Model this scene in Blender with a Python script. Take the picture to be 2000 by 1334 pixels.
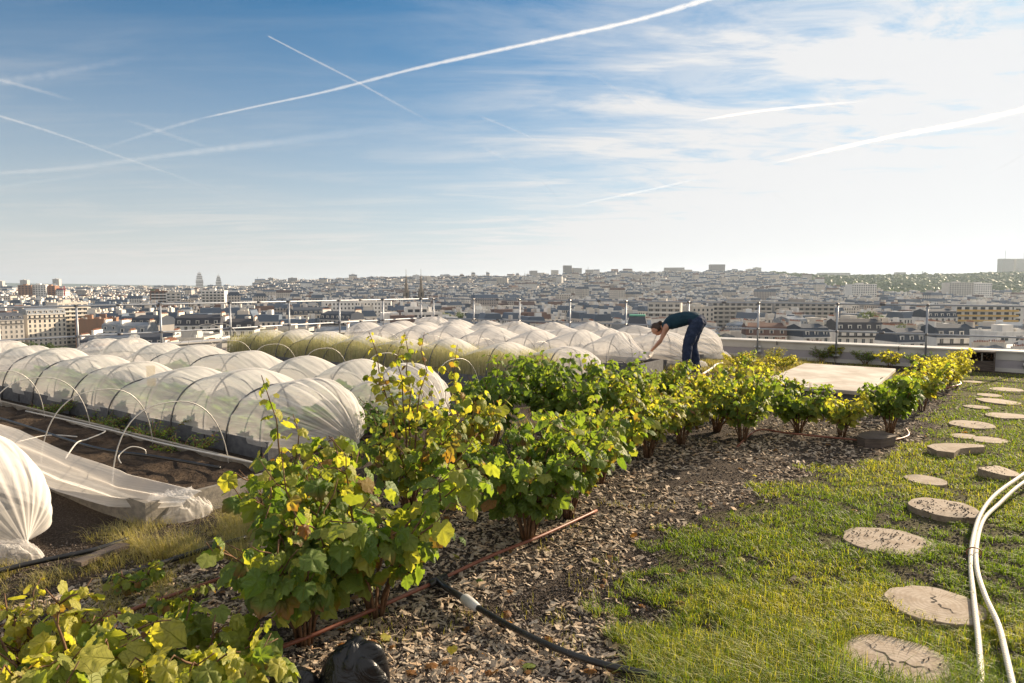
import bpy, math, random
import numpy as np
from mathutils import Vector, Matrix
R = math.radians
random.seed(7); rng = np.random.default_rng(11)
sc = bpy.context.scene
col = sc.collection
for o in list(bpy.data.objects): bpy.data.objects.remove(o)

# ---------------------------------------------------------------- camera, sky, sun, exposure
HC = 1.6; FPX = 2000 * 24 / 36; PITCH = math.atan((667 - 561) / FPX)
cam_d = bpy.data.cameras.new("camera"); cam = bpy.data.objects.new("camera", cam_d); col.objects.link(cam)
cam.location = (0, 0, HC); cam.rotation_euler = (R(90) - PITCH, 0, 0)
cam_d.lens = 24; cam_d.sensor_width = 36; cam_d.clip_start = 0.05; cam_d.clip_end = 200000
sc.camera = cam
SUN_AZ, SUN_EL = R(52), R(20)          # azimuth to the right of the view direction (+Y)
sdir = Vector((math.sin(SUN_AZ) * math.cos(SUN_EL), math.cos(SUN_AZ) * math.cos(SUN_EL), math.sin(SUN_EL)))
sun_d = bpy.data.lights.new("sun", 'SUN'); sun = bpy.data.objects.new("sun", sun_d); col.objects.link(sun)
sun_d.energy = 5.0; sun_d.angle = R(0.55); sun_d.color = (1.0, 0.80, 0.56)
sun.rotation_euler = sdir.to_track_quat('Z', 'Y').to_euler()
sc.view_settings.view_transform = 'Standard'; sc.view_settings.look = 'None'
sc.view_settings.exposure = 1.08; sc.view_settings.gamma = 1.0
sc.render.engine = 'CYCLES'
sc.cycles.max_bounces = 8; sc.cycles.transparent_max_bounces = 24; sc.cycles.volume_bounces = 1
sc.cycles.diffuse_bounces = 3; sc.cycles.transmission_bounces = 4
sc.cycles.use_adaptive_sampling = True

class NT:
    """tiny helper over a node tree"""
    def __init__(s, tree): s.t = tree; s.n = tree.nodes; s.l = tree.links; s.n.clear()
    def new(s, ty, **kw):
        n = s.n.new(ty)
        for k, v in kw.items():
            setattr(n, k, v)
        return n
    def link(s, a, b): s.l.new(a, b)
    def put(s, sock, v):
        if isinstance(v, bpy.types.NodeSocket): s.l.new(v, sock)
        elif v is not None: sock.default_value = v
    def math(s, op, a, b=None, c=None, clamp=False):
        n = s.new('ShaderNodeMath', operation=op, use_clamp=clamp)
        for i, v in enumerate((a, b, c)):
            if v is not None: s.put(n.inputs[i], v)
        return n.outputs[0]
    def vmath(s, op, a, b=None):
        n = s.new('ShaderNodeVectorMath', operation=op)
        s.put(n.inputs[0], a)
        if b is not None: s.put(n.inputs[1], b)
        return n.outputs['Value'] if op in ('DOT_PRODUCT', 'LENGTH', 'DISTANCE') else n.outputs[0]
    def ramp(s, v, a, b, c=0., d=1., interp='SMOOTHSTEP'):
        n = s.new('ShaderNodeMapRange', interpolation_type=interp)
        s.put(n.inputs[0], v)
        for i, q in enumerate((a, b, c, d)): s.put(n.inputs[i + 1], q)
        return n.outputs[0]
    def mix(s, f, a, b, blend='MIX'):
        n = s.new('ShaderNodeMix', data_type='RGBA', blend_type=blend)
        s.put(n.inputs[0], f); s.put(n.inputs[6], a); s.put(n.inputs[7], b)
        return n.outputs[2]
    def noise(s, vec, scale, detail=3., rough=.55, dist=0., out=0):
        n = s.new('ShaderNodeTexNoise')
        s.put(n.inputs['Vector'], vec); n.inputs['Scale'].default_value = scale
        n.inputs['Detail'].default_value = detail; n.inputs['Roughness'].default_value = rough
        n.inputs['Distortion'].default_value = dist
        return n.outputs[out]
    def mapping(s, vec, scale=(1, 1, 1), rot=(0, 0, 0), loc=(0, 0, 0)):
        n = s.new('ShaderNodeMapping'); s.put(n.inputs[0], vec)
        n.inputs['Scale'].default_value = scale; n.inputs['Rotation'].default_value = rot; n.inputs['Location'].default_value = loc
        return n.outputs[0]
    def mixsh(s, f, a, b):
        n = s.new('ShaderNodeMixShader'); s.put(n.inputs[0], f); s.link(a, n.inputs[1]); s.link(b, n.inputs[2]); return n.outputs[0]
    def attr(s, name, out='Color'):
        return s.new('ShaderNodeAttribute', attribute_name=name).outputs[out]
    def sep(s, v):
        n = s.new('ShaderNodeSeparateXYZ'); s.put(n.inputs[0], v); return n.outputs
    def comb(s, x, y, z):
        n = s.new('ShaderNodeCombineXYZ')
        for i, v in enumerate((x, y, z)): s.put(n.inputs[i], v)
        return n.outputs[0]

def c4(c): return (c[0], c[1], c[2], 1.0)

# world: physical sky with a cirrus veil, thicker towards the sun
w = bpy.data.worlds.new("World"); sc.world = w; w.use_nodes = True
k = NT(w.node_tree)
sky = k.new('ShaderNodeTexSky', sky_type='NISHITA', sun_disc=False)
sky.sun_elevation = SUN_EL; sky.sun_rotation = SUN_AZ; sky.altitude = 100
sky.air_density = 1.0; sky.dust_density = 0.5; sky.ozone_density = 3.0
gen = k.new('ShaderNodeTexCoord').outputs['Generated']
d = k.vmath('NORMALIZE', gen)
dx, dy, dz = k.sep(d)
el = k.math('MAXIMUM', dz, 0.0)
den = k.math('ADD', el, 0.07)
pl = k.comb(k.math('DIVIDE', dx, den), k.math('DIVIDE', dy, den), 0.0)
toward = k.vmath('DOT_PRODUCT', d, tuple(Vector((math.sin(R(58)), math.cos(R(58)), 0.12)).normalized()))
n1 = k.noise(k.mapping(pl, scale=(.55, 1.5, 1), rot=(0, 0, R(-24))), 1.5, 8, .62, .5)
n2 = k.noise(k.mapping(pl, scale=(.16, 1.0, 1), rot=(0, 0, R(-12))), 2.6, 7, .6, .2)
n3 = k.noise(pl, .42, 4, .5, .3)
side = k.ramp(toward, .35, .98)
streak = k.math('MULTIPLY', k.ramp(n1, .42, .70), k.ramp(n3, .30, .62))
streak2 = k.math('MULTIPLY', k.ramp(n2, .46, .82), .5)
veil = k.math('ADD', k.math('MULTIPLY', streak, k.math('ADD', k.math('MULTIPLY', side, 1.05), .17)), k.math('MULTIPLY', streak2, .22))
low = k.ramp(el, .0, .44, 1.0, 0.0, 'LINEAR')
low = k.math('POWER', low, 1.7)
veil = k.math('ADD', veil, k.math('MULTIPLY', low, 1.05))
n4 = k.noise(k.mapping(pl, scale=(.9, 1.7, 1), rot=(0, 0, R(-40))), 2.2, 8, .66, .9)
veil = k.math('ADD', veil, k.math('MULTIPLY', k.math('POWER', side, 1.6), k.ramp(n4, .32, .64, .34, .97)))
behind = k.math('MAXIMUM', k.ramp(dy, .30, -.30), k.ramp(el, .62, .92))   # unseen bright veil added overhead and behind the viewer to fill the shadows
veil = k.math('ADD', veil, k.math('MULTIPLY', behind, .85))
veil = k.math('MINIMUM', veil, .985)
bright = k.math('ADD', .360, k.math('MULTIPLY', k.ramp(toward, -.1, .95), .062))
vc = k.mix(k.ramp(toward, 0.0, 1.0), (0.975, 0.945, 0.905, 1), (.975, .975, .985, 1))
vc = k.mix(1.0, vc, k.comb(bright, bright, bright), 'MULTIPLY')
SKY_S = 0.10
skyc = k.mix(1.0, sky.outputs[0], (SKY_S * .025, SKY_S * .365, SKY_S * .50, 1), 'MULTIPLY')
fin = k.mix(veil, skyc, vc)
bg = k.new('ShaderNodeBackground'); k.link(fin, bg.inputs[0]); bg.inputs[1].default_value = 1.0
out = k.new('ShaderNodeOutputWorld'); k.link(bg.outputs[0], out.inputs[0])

# ---------------------------------------------------------------- measuring: ground points, building axes
def at(px, py, z=0.0):
    """ground point (height z) that the photograph shows at px, py"""
    X = (px - 1000) / FPX; Z = -(py - 667) / FPX
    y = math.cos(PITCH) + Z * math.sin(PITCH); zz = -math.sin(PITCH) + Z * math.cos(PITCH)
    t = (z - HC) / zz
    return Vector((X * t, y * t, z))
U = Vector((-.8192, .5736, 0)); V = Vector((.5736, .8192, 0))     # along the beds, across the beds
def W(a, b, z=0.0): return Vector((a * U.x + b * V.x, a * U.y + b * V.y, z))
YAW = math.atan2(U.y, U.x)
def ab(p): return p.x * U.x + p.y * U.y, p.x * V.x + p.y * V.y

# ---------------------------------------------------------------- mesh helpers
def newobj(name, me, parent=None, mats=()):
    o = bpy.data.objects.new(name, me); col.objects.link(o)
    for m in mats: me.materials.append(m)
    if parent: o.parent = parent
    return o
def fastmesh(name, verts, faces, smooth=False, mi=None, attrs=None):
    """verts (n,3) array, faces: (m,k) array or list of lists"""
    me = bpy.data.meshes.new(name)
    verts = np.asarray(verts, dtype=np.float32)
    if isinstance(faces, np.ndarray):
        m, kk = faces.shape; loops = faces.ravel().astype(np.int32); starts = np.arange(m, dtype=np.int32) * kk
        tot = np.full(m, kk, dtype=np.int32)
    else:
        m = len(faces); tot = np.array([len(f) for f in faces], dtype=np.int32)
        loops = np.array([i for f in faces for i in f], dtype=np.int32)
        starts = np.concatenate(([0], np.cumsum(tot)[:-1])).astype(np.int32) if m else np.zeros(0, np.int32)
    me.vertices.add(len(verts)); me.vertices.foreach_set('co', verts.ravel())
    me.loops.add(len(loops)); me.loops.foreach_set('vertex_index', loops)
    me.polygons.add(m); me.polygons.foreach_set('loop_start', starts); me.polygons.foreach_set('loop_total', tot)
    if mi is not None: me.polygons.foreach_set('material_index', np.asarray(mi, dtype=np.int32))
    me.polygons.foreach_set('use_smooth', np.full(m, bool(smooth)))
    if attrs:
        for nm, arr in attrs.items():
            arr = np.asarray(arr, dtype=np.float32)
            at_ = me.attributes.new(nm, 'FLOAT_VECTOR', 'POINT'); at_.data.foreach_set('vector', arr.ravel())
    me.update(calc_edges=True); me.validate()
    return me

class MB:
    def __init__(s): s.v = []; s.f = []; s.m = []
    def add(s, vs, fs, mi=0):
        o = len(s.v); s.v += [tuple(q) for q in vs]; s.f += [[i + o for i in f] for f in fs]; s.m += [mi] * len(fs)
    def box(s, x0, x1, y0, y1, z0, z1, mi=0, bottom=True):
        vs = [(x0, y0, z0), (x1, y0, z0), (x1, y1, z0), (x0, y1, z0), (x0, y0, z1), (x1, y0, z1), (x1, y1, z1), (x0, y1, z1)]
        fs = [(4, 5, 6, 7), (0, 1, 5, 4), (1, 2, 6, 5), (2, 3, 7, 6), (3, 0, 4, 7)] + ([(3, 2, 1, 0)] if bottom else [])
        s.add(vs, fs, mi)
    def frustum(s, x0, x1, y0, y1, z0, z1, ix, iy, mi=0, mt=None):
        vs = [(x0, y0, z0), (x1, y0, z0), (x1, y1, z0), (x0, y1, z0), (x0 + ix, y0 + iy, z1), (x1 - ix, y0 + iy, z1), (x1 - ix, y1 - iy, z1), (x0 + ix, y1 - iy, z1)]
        s.add(vs, [(0, 1, 5, 4), (1, 2, 6, 5), (2, 3, 7, 6), (3, 0, 4, 7)], mi); s.add(vs[4:], [(0, 1, 2, 3)], mi if mt is None else mt)
    def tube(s, pts, r, n=8, mi=0, cap=True):
        pts = [Vector(p) for p in pts]; rs = r if isinstance(r, (list, tuple)) else [r] * len(pts)
        up = Vector((0, 0, 1)); rings = []; prev = None
        for i, p in enumerate(pts):
            t = (pts[min(i + 1, len(pts) - 1)] - pts[max(i - 1, 0)])
            t = t.normalized() if t.length > 1e-9 else Vector((0, 0, 1))
            if prev is None:
                a = up.cross(t)
                if a.length < .05: a = Vector((1, 0, 0)).cross(t)
            else:
                a = prev - t * prev.dot(t)
            a.normalize(); prev = a; b = t.cross(a)
            rings.append([p + (a * math.cos(2 * math.pi * j / n) + b * math.sin(2 * math.pi * j / n)) * rs[i] for j in range(n)])
        vs = [q for rg in rings for q in rg]
        fs = [(i * n + j, i * n + (j + 1) % n, (i + 1) * n + (j + 1) % n, (i + 1) * n + j) for i in range(len(pts) - 1) for j in range(n)]
        if cap: fs += [list(range(n))[::-1], [(len(pts) - 1) * n + j for j in range(n)]]
        s.add(vs, fs, mi)
    def build(s, name, mats, parent=None, smooth=False, attrs=None):
        if not isinstance(mats, (list, tuple)): mats = [mats]
        me = fastmesh(name, np.array(s.v, dtype=np.float32).reshape(-1, 3), s.f, smooth, s.m, attrs)
        return newobj(name, me, parent, mats)

def tag(o, label=None, cat=None, group=None, kind=None):
    if label: o['label'] = label
    if cat: o['category'] = cat
    if group: o['group'] = group
    if kind: o['kind'] = kind
    return o
def empty(name, loc=(0, 0, 0), rz=0.0):
    o = bpy.data.objects.new(name, None); col.objects.link(o); o.location = loc; o.rotation_euler = (0, 0, rz); o.empty_display_size = .2
    return o
def copy_tree(o, parent=None):
    c = o.copy(); col.objects.link(c); c.parent = parent
    for ch in list(o.children): copy_tree(ch, c)
    return c

# ---------------------------------------------------------------- numpy value noise
_h = rng.random((256, 256))
def vnoise(x, y, s=1.0):
    x = np.asarray(x) * s; y = np.asarray(y) * s
    xi = np.floor(x).astype(int); yi = np.floor(y).astype(int); fx = x - xi; fy = y - yi
    fx = fx * fx * (3 - 2 * fx); fy = fy * fy * (3 - 2 * fy)
    g = lambda i, j: _h[i % 256, j % 256]
    return (g(xi, yi) * (1 - fx) + g(xi + 1, yi) * fx) * (1 - fy) + (g(xi, yi + 1) * (1 - fx) + g(xi + 1, yi + 1) * fx) * fy
def fbm(x, y, s=1.0, o=4):
    t = 0; a = .5
    for i in range(o): t = t + a * vnoise(x, y, s * 2 ** i + .013 * i); a *= .5
    return t / (1 - .5 ** o)

# ---------------------------------------------------------------- materials
def mat(name):
    m = bpy.data.materials.new(name); m.use_nodes = True; kk = NT(m.node_tree)
    o = kk.new('ShaderNodeOutputMaterial'); return m, kk, o
def principled(kk, color, rough=.7, metal=0., spec=.4, bump=None, bstr=.3, bdist=.01):
    p = kk.new('ShaderNodeBsdfPrincipled'); kk.put(p.inputs['Base Color'], color if isinstance(color, bpy.types.NodeSocket) else c4(color))
    kk.put(p.inputs['Roughness'], rough); p.inputs['Metallic'].default_value = metal; p.inputs['Specular IOR Level'].default_value = spec
    if bump is not None:
        b = kk.new('ShaderNodeBump'); b.inputs['Strength'].default_value = bstr; b.inputs['Distance'].default_value = bdist
        kk.link(bump, b.inputs['Height']); kk.link(b.outputs[0], p.inputs['Normal'])
    return p.outputs[0]
def simple(name, c1, c2=None, scale=4., rough=.7, metal=0., spec=.4, bstr=.2, bdist=.01, coords='Object', stretch=(1, 1, 1), bscale=None):
    m, kk, o = mat(name); tc = kk.new('ShaderNodeTexCoord').outputs[coords]
    tc = kk.mapping(tc, scale=stretch)
    n = kk.noise(tc, scale, 5, .6)
    colr = kk.mix(kk.ramp(n, .3, .7), c4(c1), c4(c2 or c1))
    nb = kk.noise(tc, (bscale or scale * 4), 4, .6)
    kk.link(principled(kk, colr, rough, metal, spec, nb, bstr, bdist), o.inputs[0]); return m

M = {}
# growing medium on the roof
m, kk, o = mat('substrate'); tc = kk.new('ShaderNodeTexCoord').outputs['Object']
n = kk.noise(tc, 1.3, 5, .6); nf = kk.noise(tc, 70, 3, .7); v = kk.new('ShaderNodeTexVoronoi'); kk.link(tc, v.inputs['Vector']); v.inputs['Scale'].default_value = 85
cc = kk.mix(kk.ramp(n, .3, .7), (.036, .027, .022, 1), (.070, .054, .043, 1))
cc = kk.mix(kk.ramp(nf, .48, .75), cc, (.16, .13, .10, 1))
kk.link(principled(kk, cc, .95, 0, .15, kk.math('ADD', nf, kk.math('MULTIPLY', v.outputs['Distance'], -1.)), .9, .02), o.inputs[0]); M['substrate'] = m
m, kk, o = mat('lawn_soil'); tc = kk.new('ShaderNodeTexCoord').outputs['Object']
n = kk.noise(tc, 2.2, 5, .65); nf = kk.noise(tc, 60, 3, .7)
cc = kk.mix(kk.ramp(n, .35, .65), (.060, .048, .030, 1), (.085, .085, .034, 1))
cc = kk.mix(kk.ramp(nf, .50, .75), cc, (.14, .11, .07, 1))
kk.link(principled(kk, cc, .95, 0, .1, nf, .9, .02), o.inputs[0]); M['lawn_soil'] = m
M['bed_soil'] = simple('bed_soil', (.030, .022, .017), (.085, .062, .044), 5, .95, 0, .1, 1.0, .03)
M['board'] = simple('bed_board', (.16, .15, .135), (.27, .245, .21), 3, .85, 0, .2, .5, .006, stretch=(.5, 8, 8))
M['board_grey'] = simple('bed_board_grey', (.09, .095, .11), (.15, .155, .17), 3, .7, 0, .3, .3, .004, stretch=(.5, 6, 6))
M['hoop'] = simple('hoop_metal', (.44, .43, .41), (.34, .33, .32), 20, .4, .3, .5, .02)
M['hoop_dark'] = simple('hoop_steel', (.10, .10, .11), (.15, .15, .16), 20, .45, .5, .5, .02)
M['rail'] = simple('galvanised_tube', (.30, .32, .36), (.38, .40, .44), 9, .45, .35, .5, .03)
M['clamp'] = simple('clamp_steel', (.10, .10, .11), (.18, .18, .19), 30, .5, .7, .5, .05)
M['parapet'] = simple('parapet_paint', (.33, .31, .34), (.42, .39, .42), 1.4, .8, 0, .3, .15, .01)
M['coping'] = simple('coping_metal', (.50, .48, .46), (.60, .58, .55), 2.2, .5, .1, .4, .08, .01)
M['slab'] = simple('slab_concrete', (.36, .31, .26), (.58, .53, .47), 2.6, .85, 0, .3, .25, .006)
M['pipe_brown'] = simple('brown_pipe', (.17, .058, .034), (.24, .09, .055), 6, .5, 0, .4, .1)
M['black'] = simple('black_plastic', (.012, .012, .013), (.025, .025, .026), 8, .35, 0, .5, .1)
M['fitting'] = simple('grey_fitting', (.42, .42, .42), (.50, .50, .50), 12, .5, 0, .4, .1)
M['darkwood'] = simple('weathered_wood', (.075, .060, .055), (.15, .12, .10), 5, .8, 0, .2, .7, .006, stretch=(1, 1, 7))
M['yellow_card'] = simple('yellow_card', (.80, .50, .03), (.80, .52, .05), 5, .5)
M['white_wire'] = simple('white_wire', (.62, .60, .56), (.5, .48, .45), 20, .5, 0, .4, .1)

# braided white hose
m, kk, o = mat('white_hose'); tc = kk.new('ShaderNodeTexCoord').outputs['Object']
wv = kk.new('ShaderNodeTexWave'); kk.link(tc, wv.inputs[0]); wv.inputs['Scale'].default_value = 28; wv.inputs['Distortion'].default_value = 2.5
cc = kk.mix(kk.ramp(wv.outputs['Fac'], .2, .8), (.74, .69, .58, 1), (.60, .54, .44, 1))
kk.link(principled(kk, cc, .6, 0, .4, wv.outputs['Fac'], .6, .004), o.inputs[0]); M['hose'] = m

# log slices: rings, cracks
m, kk, o = mat('log_end_grain'); tc = kk.new('ShaderNodeTexCoord').outputs['Object']
rndv = kk.new('ShaderNodeObjectInfo').outputs['Random']
dist = kk.noise(tc, 5, 3, .5)
x, y, z = kk.sep(tc)
r_ = kk.vmath('LENGTH', kk.comb(x, y, 0.0))
rr = kk.math('ADD', r_, kk.math('MULTIPLY', dist, .05))
rings = kk.math('SINE', kk.math('MULTIPLY', rr, 260.))
ang = kk.math('ARCTAN2', y, x)
rad = kk.noise(kk.comb(kk.math('MULTIPLY', ang, 5.), kk.math('MULTIPLY', r_, 2.), kk.math('MULTIPLY', rndv, 30.)), 3.5, 4, .7)
blot = kk.noise(tc, 9, 4, .6)
cc = kk.mix(kk.ramp(rings, -1, 1), (.345, .285, .225, 1), (.415, .35, .285, 1))
cc = kk.mix(kk.ramp(blot, .42, .66), cc, (.30, .235, .175, 1)); blot2 = kk.noise(kk.vmath('ADD', tc, kk.comb(kk.math('MULTIPLY', rndv, 40.), 0., 0.)), 3.2, 5, .7); cc = kk.mix(kk.ramp(blot2, .52, .72), cc, (.20, .17, .14, 1))
cc = kk.mix(kk.math('MULTIPLY', kk.ramp(rad, .54, .66), .8), cc, (.17, .13, .095, 1))
kk.link(principled(kk, cc, .85, 0, .2, kk.math('SUBTRACT', rings, kk.math('MULTIPLY', kk.ramp(rad, .6, .68), 5.)), .10, .002), o.inputs[0]); M['endgrain'] = m
M['bark'] = simple('bark', (.10, .07, .05), (.20, .15, .10), 14, .9, 0, .2, .8, .01)
M['rim'] = simple('log_rim', (.22, .17, .125), (.34, .27, .20), 16, .9, 0, .2, .7, .006)
M['crack'] = simple('crack_shade', (.02, .014, .01), (.035, .025, .018), 20, .95)

# foliage ---------------------------------------------------------
def leaf_material(name, green, green2, yellow, brown, trans=.45, veins=True, rough=.48):
    m, kk, o = mat(name)
    t = kk.attr('tint', 'Vector'); tx, ty, tz = kk.sep(t)
    g = kk.mix(tz, c4(green), c4(green2))
    cc = kk.mix(kk.ramp(tx, .35, .8), g, c4(yellow))
    cc = kk.mix(kk.ramp(ty, .93, 1.05), cc, c4(brown))
    bump = None
    if veins:
        lv = kk.attr('leafuv', 'Vector'); lx, ly, lz = kk.sep(lv)
        an = kk.math('ARCTAN2', lx, kk.math('ADD', ly, .02))
        vv = kk.math('ABSOLUTE', kk.math('SINE', kk.math('MULTIPLY', an, 4.6)))
        rl = kk.vmath('LENGTH', kk.comb(lx, ly, 0.))
        side_v = kk.math('ABSOLUTE', kk.math('SINE', kk.math('ADD', kk.math('MULTIPLY', rl, 26.), kk.math('MULTIPLY', vv, 3.))))
        line = kk.math('MAXIMUM', kk.ramp(vv, .0, .13, 1., 0.), kk.math('MULTIPLY', kk.ramp(side_v, .0, .22, 1., 0.), .55))
        cc = kk.mix(kk.math('MULTIPLY', line, .55), cc, (.30, .34, .09, 1))
        edge = kk.math('MULTIPLY', kk.ramp(rl, .55, 1.0), kk.ramp(ty, .55, .95))
        cc = kk.mix(edge, cc, c4(brown))
        bump = kk.math('SUBTRACT', 0., line)
    p = principled(kk, cc, rough, 0, .45, bump, .9, .010)
    tr = kk.new('ShaderNodeBsdfTranslucent')
    tcol = kk.mix(1.0, cc, (1.95, 1.9, .62, 1), 'MULTIPLY'); kk.link(tcol, tr.inputs[0])
    kk.link(kk.mixsh(trans, p, tr.outputs[0]), o.inputs[0]); return m
M['leaf'] = leaf_material('currant_leaf', (.095, .165, .036), (.165, .235, .055), (.42, .40, .085), (.26, .13, .05), .50, rough=.56)
M['leaf_small'] = leaf_material('small_leaf', (.065, .125, .02), (.11, .18, .03), (.40, .36, .05), (.25, .12, .05), .42, veins=False)
M['cabbage'] = leaf_material('cabbage_leaf', (.13, .23, .10), (.20, .32, .13), (.34, .38, .16), (.2, .18, .1), .35, veins=False)
M['grass'] = leaf_material('grass_blade', (.075, .135, .012), (.145, .215, .020), (.34, .33, .045), (.40, .32, .16), .50, veins=False, rough=.55)
M['straw'] = leaf_material('dry_grass', (.16, .17, .05), (.22, .21, .07), (.40, .34, .15), (.40, .30, .17), .35, veins=False, rough=.6)
M['haygrass'] = leaf_material('seed_grass', (.36, .37, .25), (.46, .45, .32), (.60, .54, .42), (.52, .42, .34), .2, veins=False, rough=.6)
M['stem'] = simple('woody_stem', (.11, .060, .035), (.20, .12, .07), 25, .8, 0, .2, .4, .004)
M['city_leaf'] = leaf_material('tree_leaf', (.050, .085, .020), (.090, .130, .030), (.12, .15, .03), (.10, .09, .04), .3, veins=False, rough=.6)

def chip_material(name, cols, rough=.85):
    m, kk, o = mat(name); t = kk.attr('tint', 'Vector'); tx, ty, tz = kk.sep(t)
    cr = kk.new('ShaderNodeValToRGB'); kk.link(tx, cr.inputs[0]); e = cr.color_ramp.elements
    while len(e) < len(cols): e.new(.5)
    for i, c in enumerate(cols): e[i].position = i / (len(cols) - 1); e[i].color = c4(c)
    tc = kk.new('ShaderNodeTexCoord').outputs['Object']
    n = kk.noise(tc, 90, 3, .6)
    cc = kk.mix(kk.math('MULTIPLY', kk.ramp(n, .35, .75), .5), cr.outputs[0], (.07, .055, .04, 1))
    kk.link(principled(kk, cc, rough, 0, .2, n, .4, .004), o.inputs[0]); return m
M['chips'] = chip_material('wood_chip', [(.15, .115, .082), (.31, .25, .19), (.45, .38, .30), (.48, .34, .22), (.64, .56, .46)])
M['gravel'] = chip_material('lava_gravel', [(.05, .040, .036), (.10, .080, .07), (.17, .145, .13), (.28, .25, .23)])

# insect netting: woven cloth that lets part of the light through
m, kk, o = mat('insect_netting'); st = kk.attr('st', 'Vector'); sx, sy, sz = kk.sep(st)
fold = kk.noise(kk.comb(kk.math('MULTIPLY', sx, 2.2), kk.math('MULTIPLY', sy, 24.), 0.), 1.0, 5, .6, 1.0)
fold2 = kk.noise(kk.comb(kk.math('MULTIPLY', sx, 5.), kk.math('MULTIPLY', sy, 16.), 3.), 1.0, 4, .6, 1.2)
lw = kk.new('ShaderNodeLayerWeight'); lw.inputs[0].default_value = .35
opac = kk.math('ADD', .30, kk.math('MULTIPLY', lw.outputs['Facing'], .56))
opac = kk.math('ADD', opac, kk.math('MULTIPLY', kk.ramp(fold, .45, .75), .08))
opac = kk.math('ADD', opac, kk.math('MULTIPLY', sz, .15))
opac = kk.math('MINIMUM', opac, .97)
cc = kk.mix(kk.ramp(fold, .35, .7), (.84, .815, .79, 1), (.90, .875, .85, 1))
bmp = kk.math('ADD', kk.math('MULTIPLY', fold, 1.), kk.math('MULTIPLY', fold2, .5))
b = kk.new('ShaderNodeBump'); b.inputs['Strength'].default_value = .35; b.inputs['Distance'].default_value = .015; kk.link(bmp, b.inputs['Height'])
df = kk.new('ShaderNodeBsdfDiffuse'); kk.link(cc, df.inputs[0]); kk.link(b.outputs[0], df.inputs['Normal'])
tr = kk.new('ShaderNodeBsdfTranslucent'); kk.link(cc, tr.inputs[0]); kk.link(b.outputs[0], tr.inputs['Normal'])
tp = kk.new('ShaderNodeBsdfTransparent')
kk.link(kk.mixsh(opac, tp.outputs[0], kk.mixsh(.38, df.outputs[0], tr.outputs[0])), o.inputs[0]); M['net'] = m

# people
M['skin'] = simple('skin', (.42, .22, .15), (.48, .26, .18), 8, .5, 0, .4, .05)
M['jeans'] = simple('dark_denim', (.018, .030, .065), (.032, .048, .095), 14, .85, 0, .2, .5, .012)
M['top'] = simple('teal_cotton', (.010, .034, .056), (.015, .048, .074), 9, .85, 0, .2, .4, .012)
M['hair'] = simple('dark_hair', (.025, .014, .010), (.060, .032, .020), 30, .5, 0, .4, .6, .004, stretch=(1, 1, 5))
M['shoe'] = simple('grey_shoe', (.10, .11, .14), (.18, .18, .2), 12, .7)

# ================================================================ TERRAIN (city ground with hills)
SKYL = [(-2600, 556), (-400, 556), (0, 555), (250, 557), (450, 555), (600, 551), (720, 547), (850, 544), (1000, 543), (1150, 538), (1300, 535), (1500, 534), (1620, 541), (1800, 539), (2000, 534), (2500, 532), (4600, 536)]
def skyline_py(px): return np.interp(px, [s[0] for s in SKYL], [s[1] for s in SKYL])
def smooth(t): t = np.clip(t, 0, 1); return t * t * (3 - 2 * t)
def ground_z(x, y):
    x = np.asarray(x, float); y = np.asarray(y, float)
    yy = np.maximum(y, 50.); px = 1000 + FPX * x / yy
    top = HC + (561 - skyline_py(px)) * 2600 / FPX - 17
    hill = np.where(px < 500, np.minimum(top, -24), top)
    g = -38 + (hill + 38) * smooth((yy - 900) / 1700.)
    g = g + (fbm(x, y, 1 / 420.) - .5) * 10 * smooth((yy - 900) / 800.)
    return np.where(y < 50, -38, g - 50 * smooth((yy - 3600) / 3000.))
ys = np.concatenate((np.linspace(-3000, 100, 6), np.geomspace(200, 9000, 74))); na = 110
V_ = []; 
for yv in ys:
    half = max(abs(yv), 300) * 1.5 + 300
    for xv in np.linspace(-half, half, na): V_.append((xv, yv))
V_ = np.array(V_); zz = ground_z(V_[:, 0], V_[:, 1])
F_ = np.array([(i * na + j, i * na + j + 1, (i + 1) * na + j + 1, (i + 1) * na + j) for i in range(len(ys) - 1) for j in range(na - 1)])
m, kk, o = mat('city_ground'); tc = kk.new('ShaderNodeTexCoord').outputs['Object']
n = kk.noise(tc, .012, 5, .7)
kk.link(principled(kk, kk.mix(kk.ramp(n, .45, .6), (.11, .11, .11, 1), (.05, .07, .03, 1)), .95, 0, .1), o.inputs[0]); M['city_ground'] = m
tag(newobj('terrain', fastmesh('terrain', np.column_stack((V_, zz)), F_, True), None, [M['city_ground']]), 'city ground and far hills', None, None, 'structure')
# far blue hill on the left horizon
hx = np.linspace(-9000, 5000, 90); hv = []
for i, xv in enumerate(hx):
    px_ = 1000 + FPX * xv / 8200
    top = HC + (561 - np.interp(px_, [-400, 0, 60, 170, 300, 420, 700], [553, 552.5, 554, 554.5, 557.5, 558, 561])) * 8200 / FPX + (float(fbm(xv, 0, 1 / 900.)) - .5) * 14
    hv += [(xv, 7600, -90), (xv, 8200, top), (xv, 8900, -90)]
hf = [(i * 3 + j, (i + 1) * 3 + j, (i + 1) * 3 + j + 1, i * 3 + j + 1) for i in range(89) for j in range(2)]
tag(newobj('hills', fastmesh('hills', np.array(hv), np.array(hf), True), None, [simple('far_wooded_hill', (.04, .06, .035), (.06, .08, .045), .01, .95)]), 'low blue hills on the left horizon', None, None, 'structure')

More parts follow.
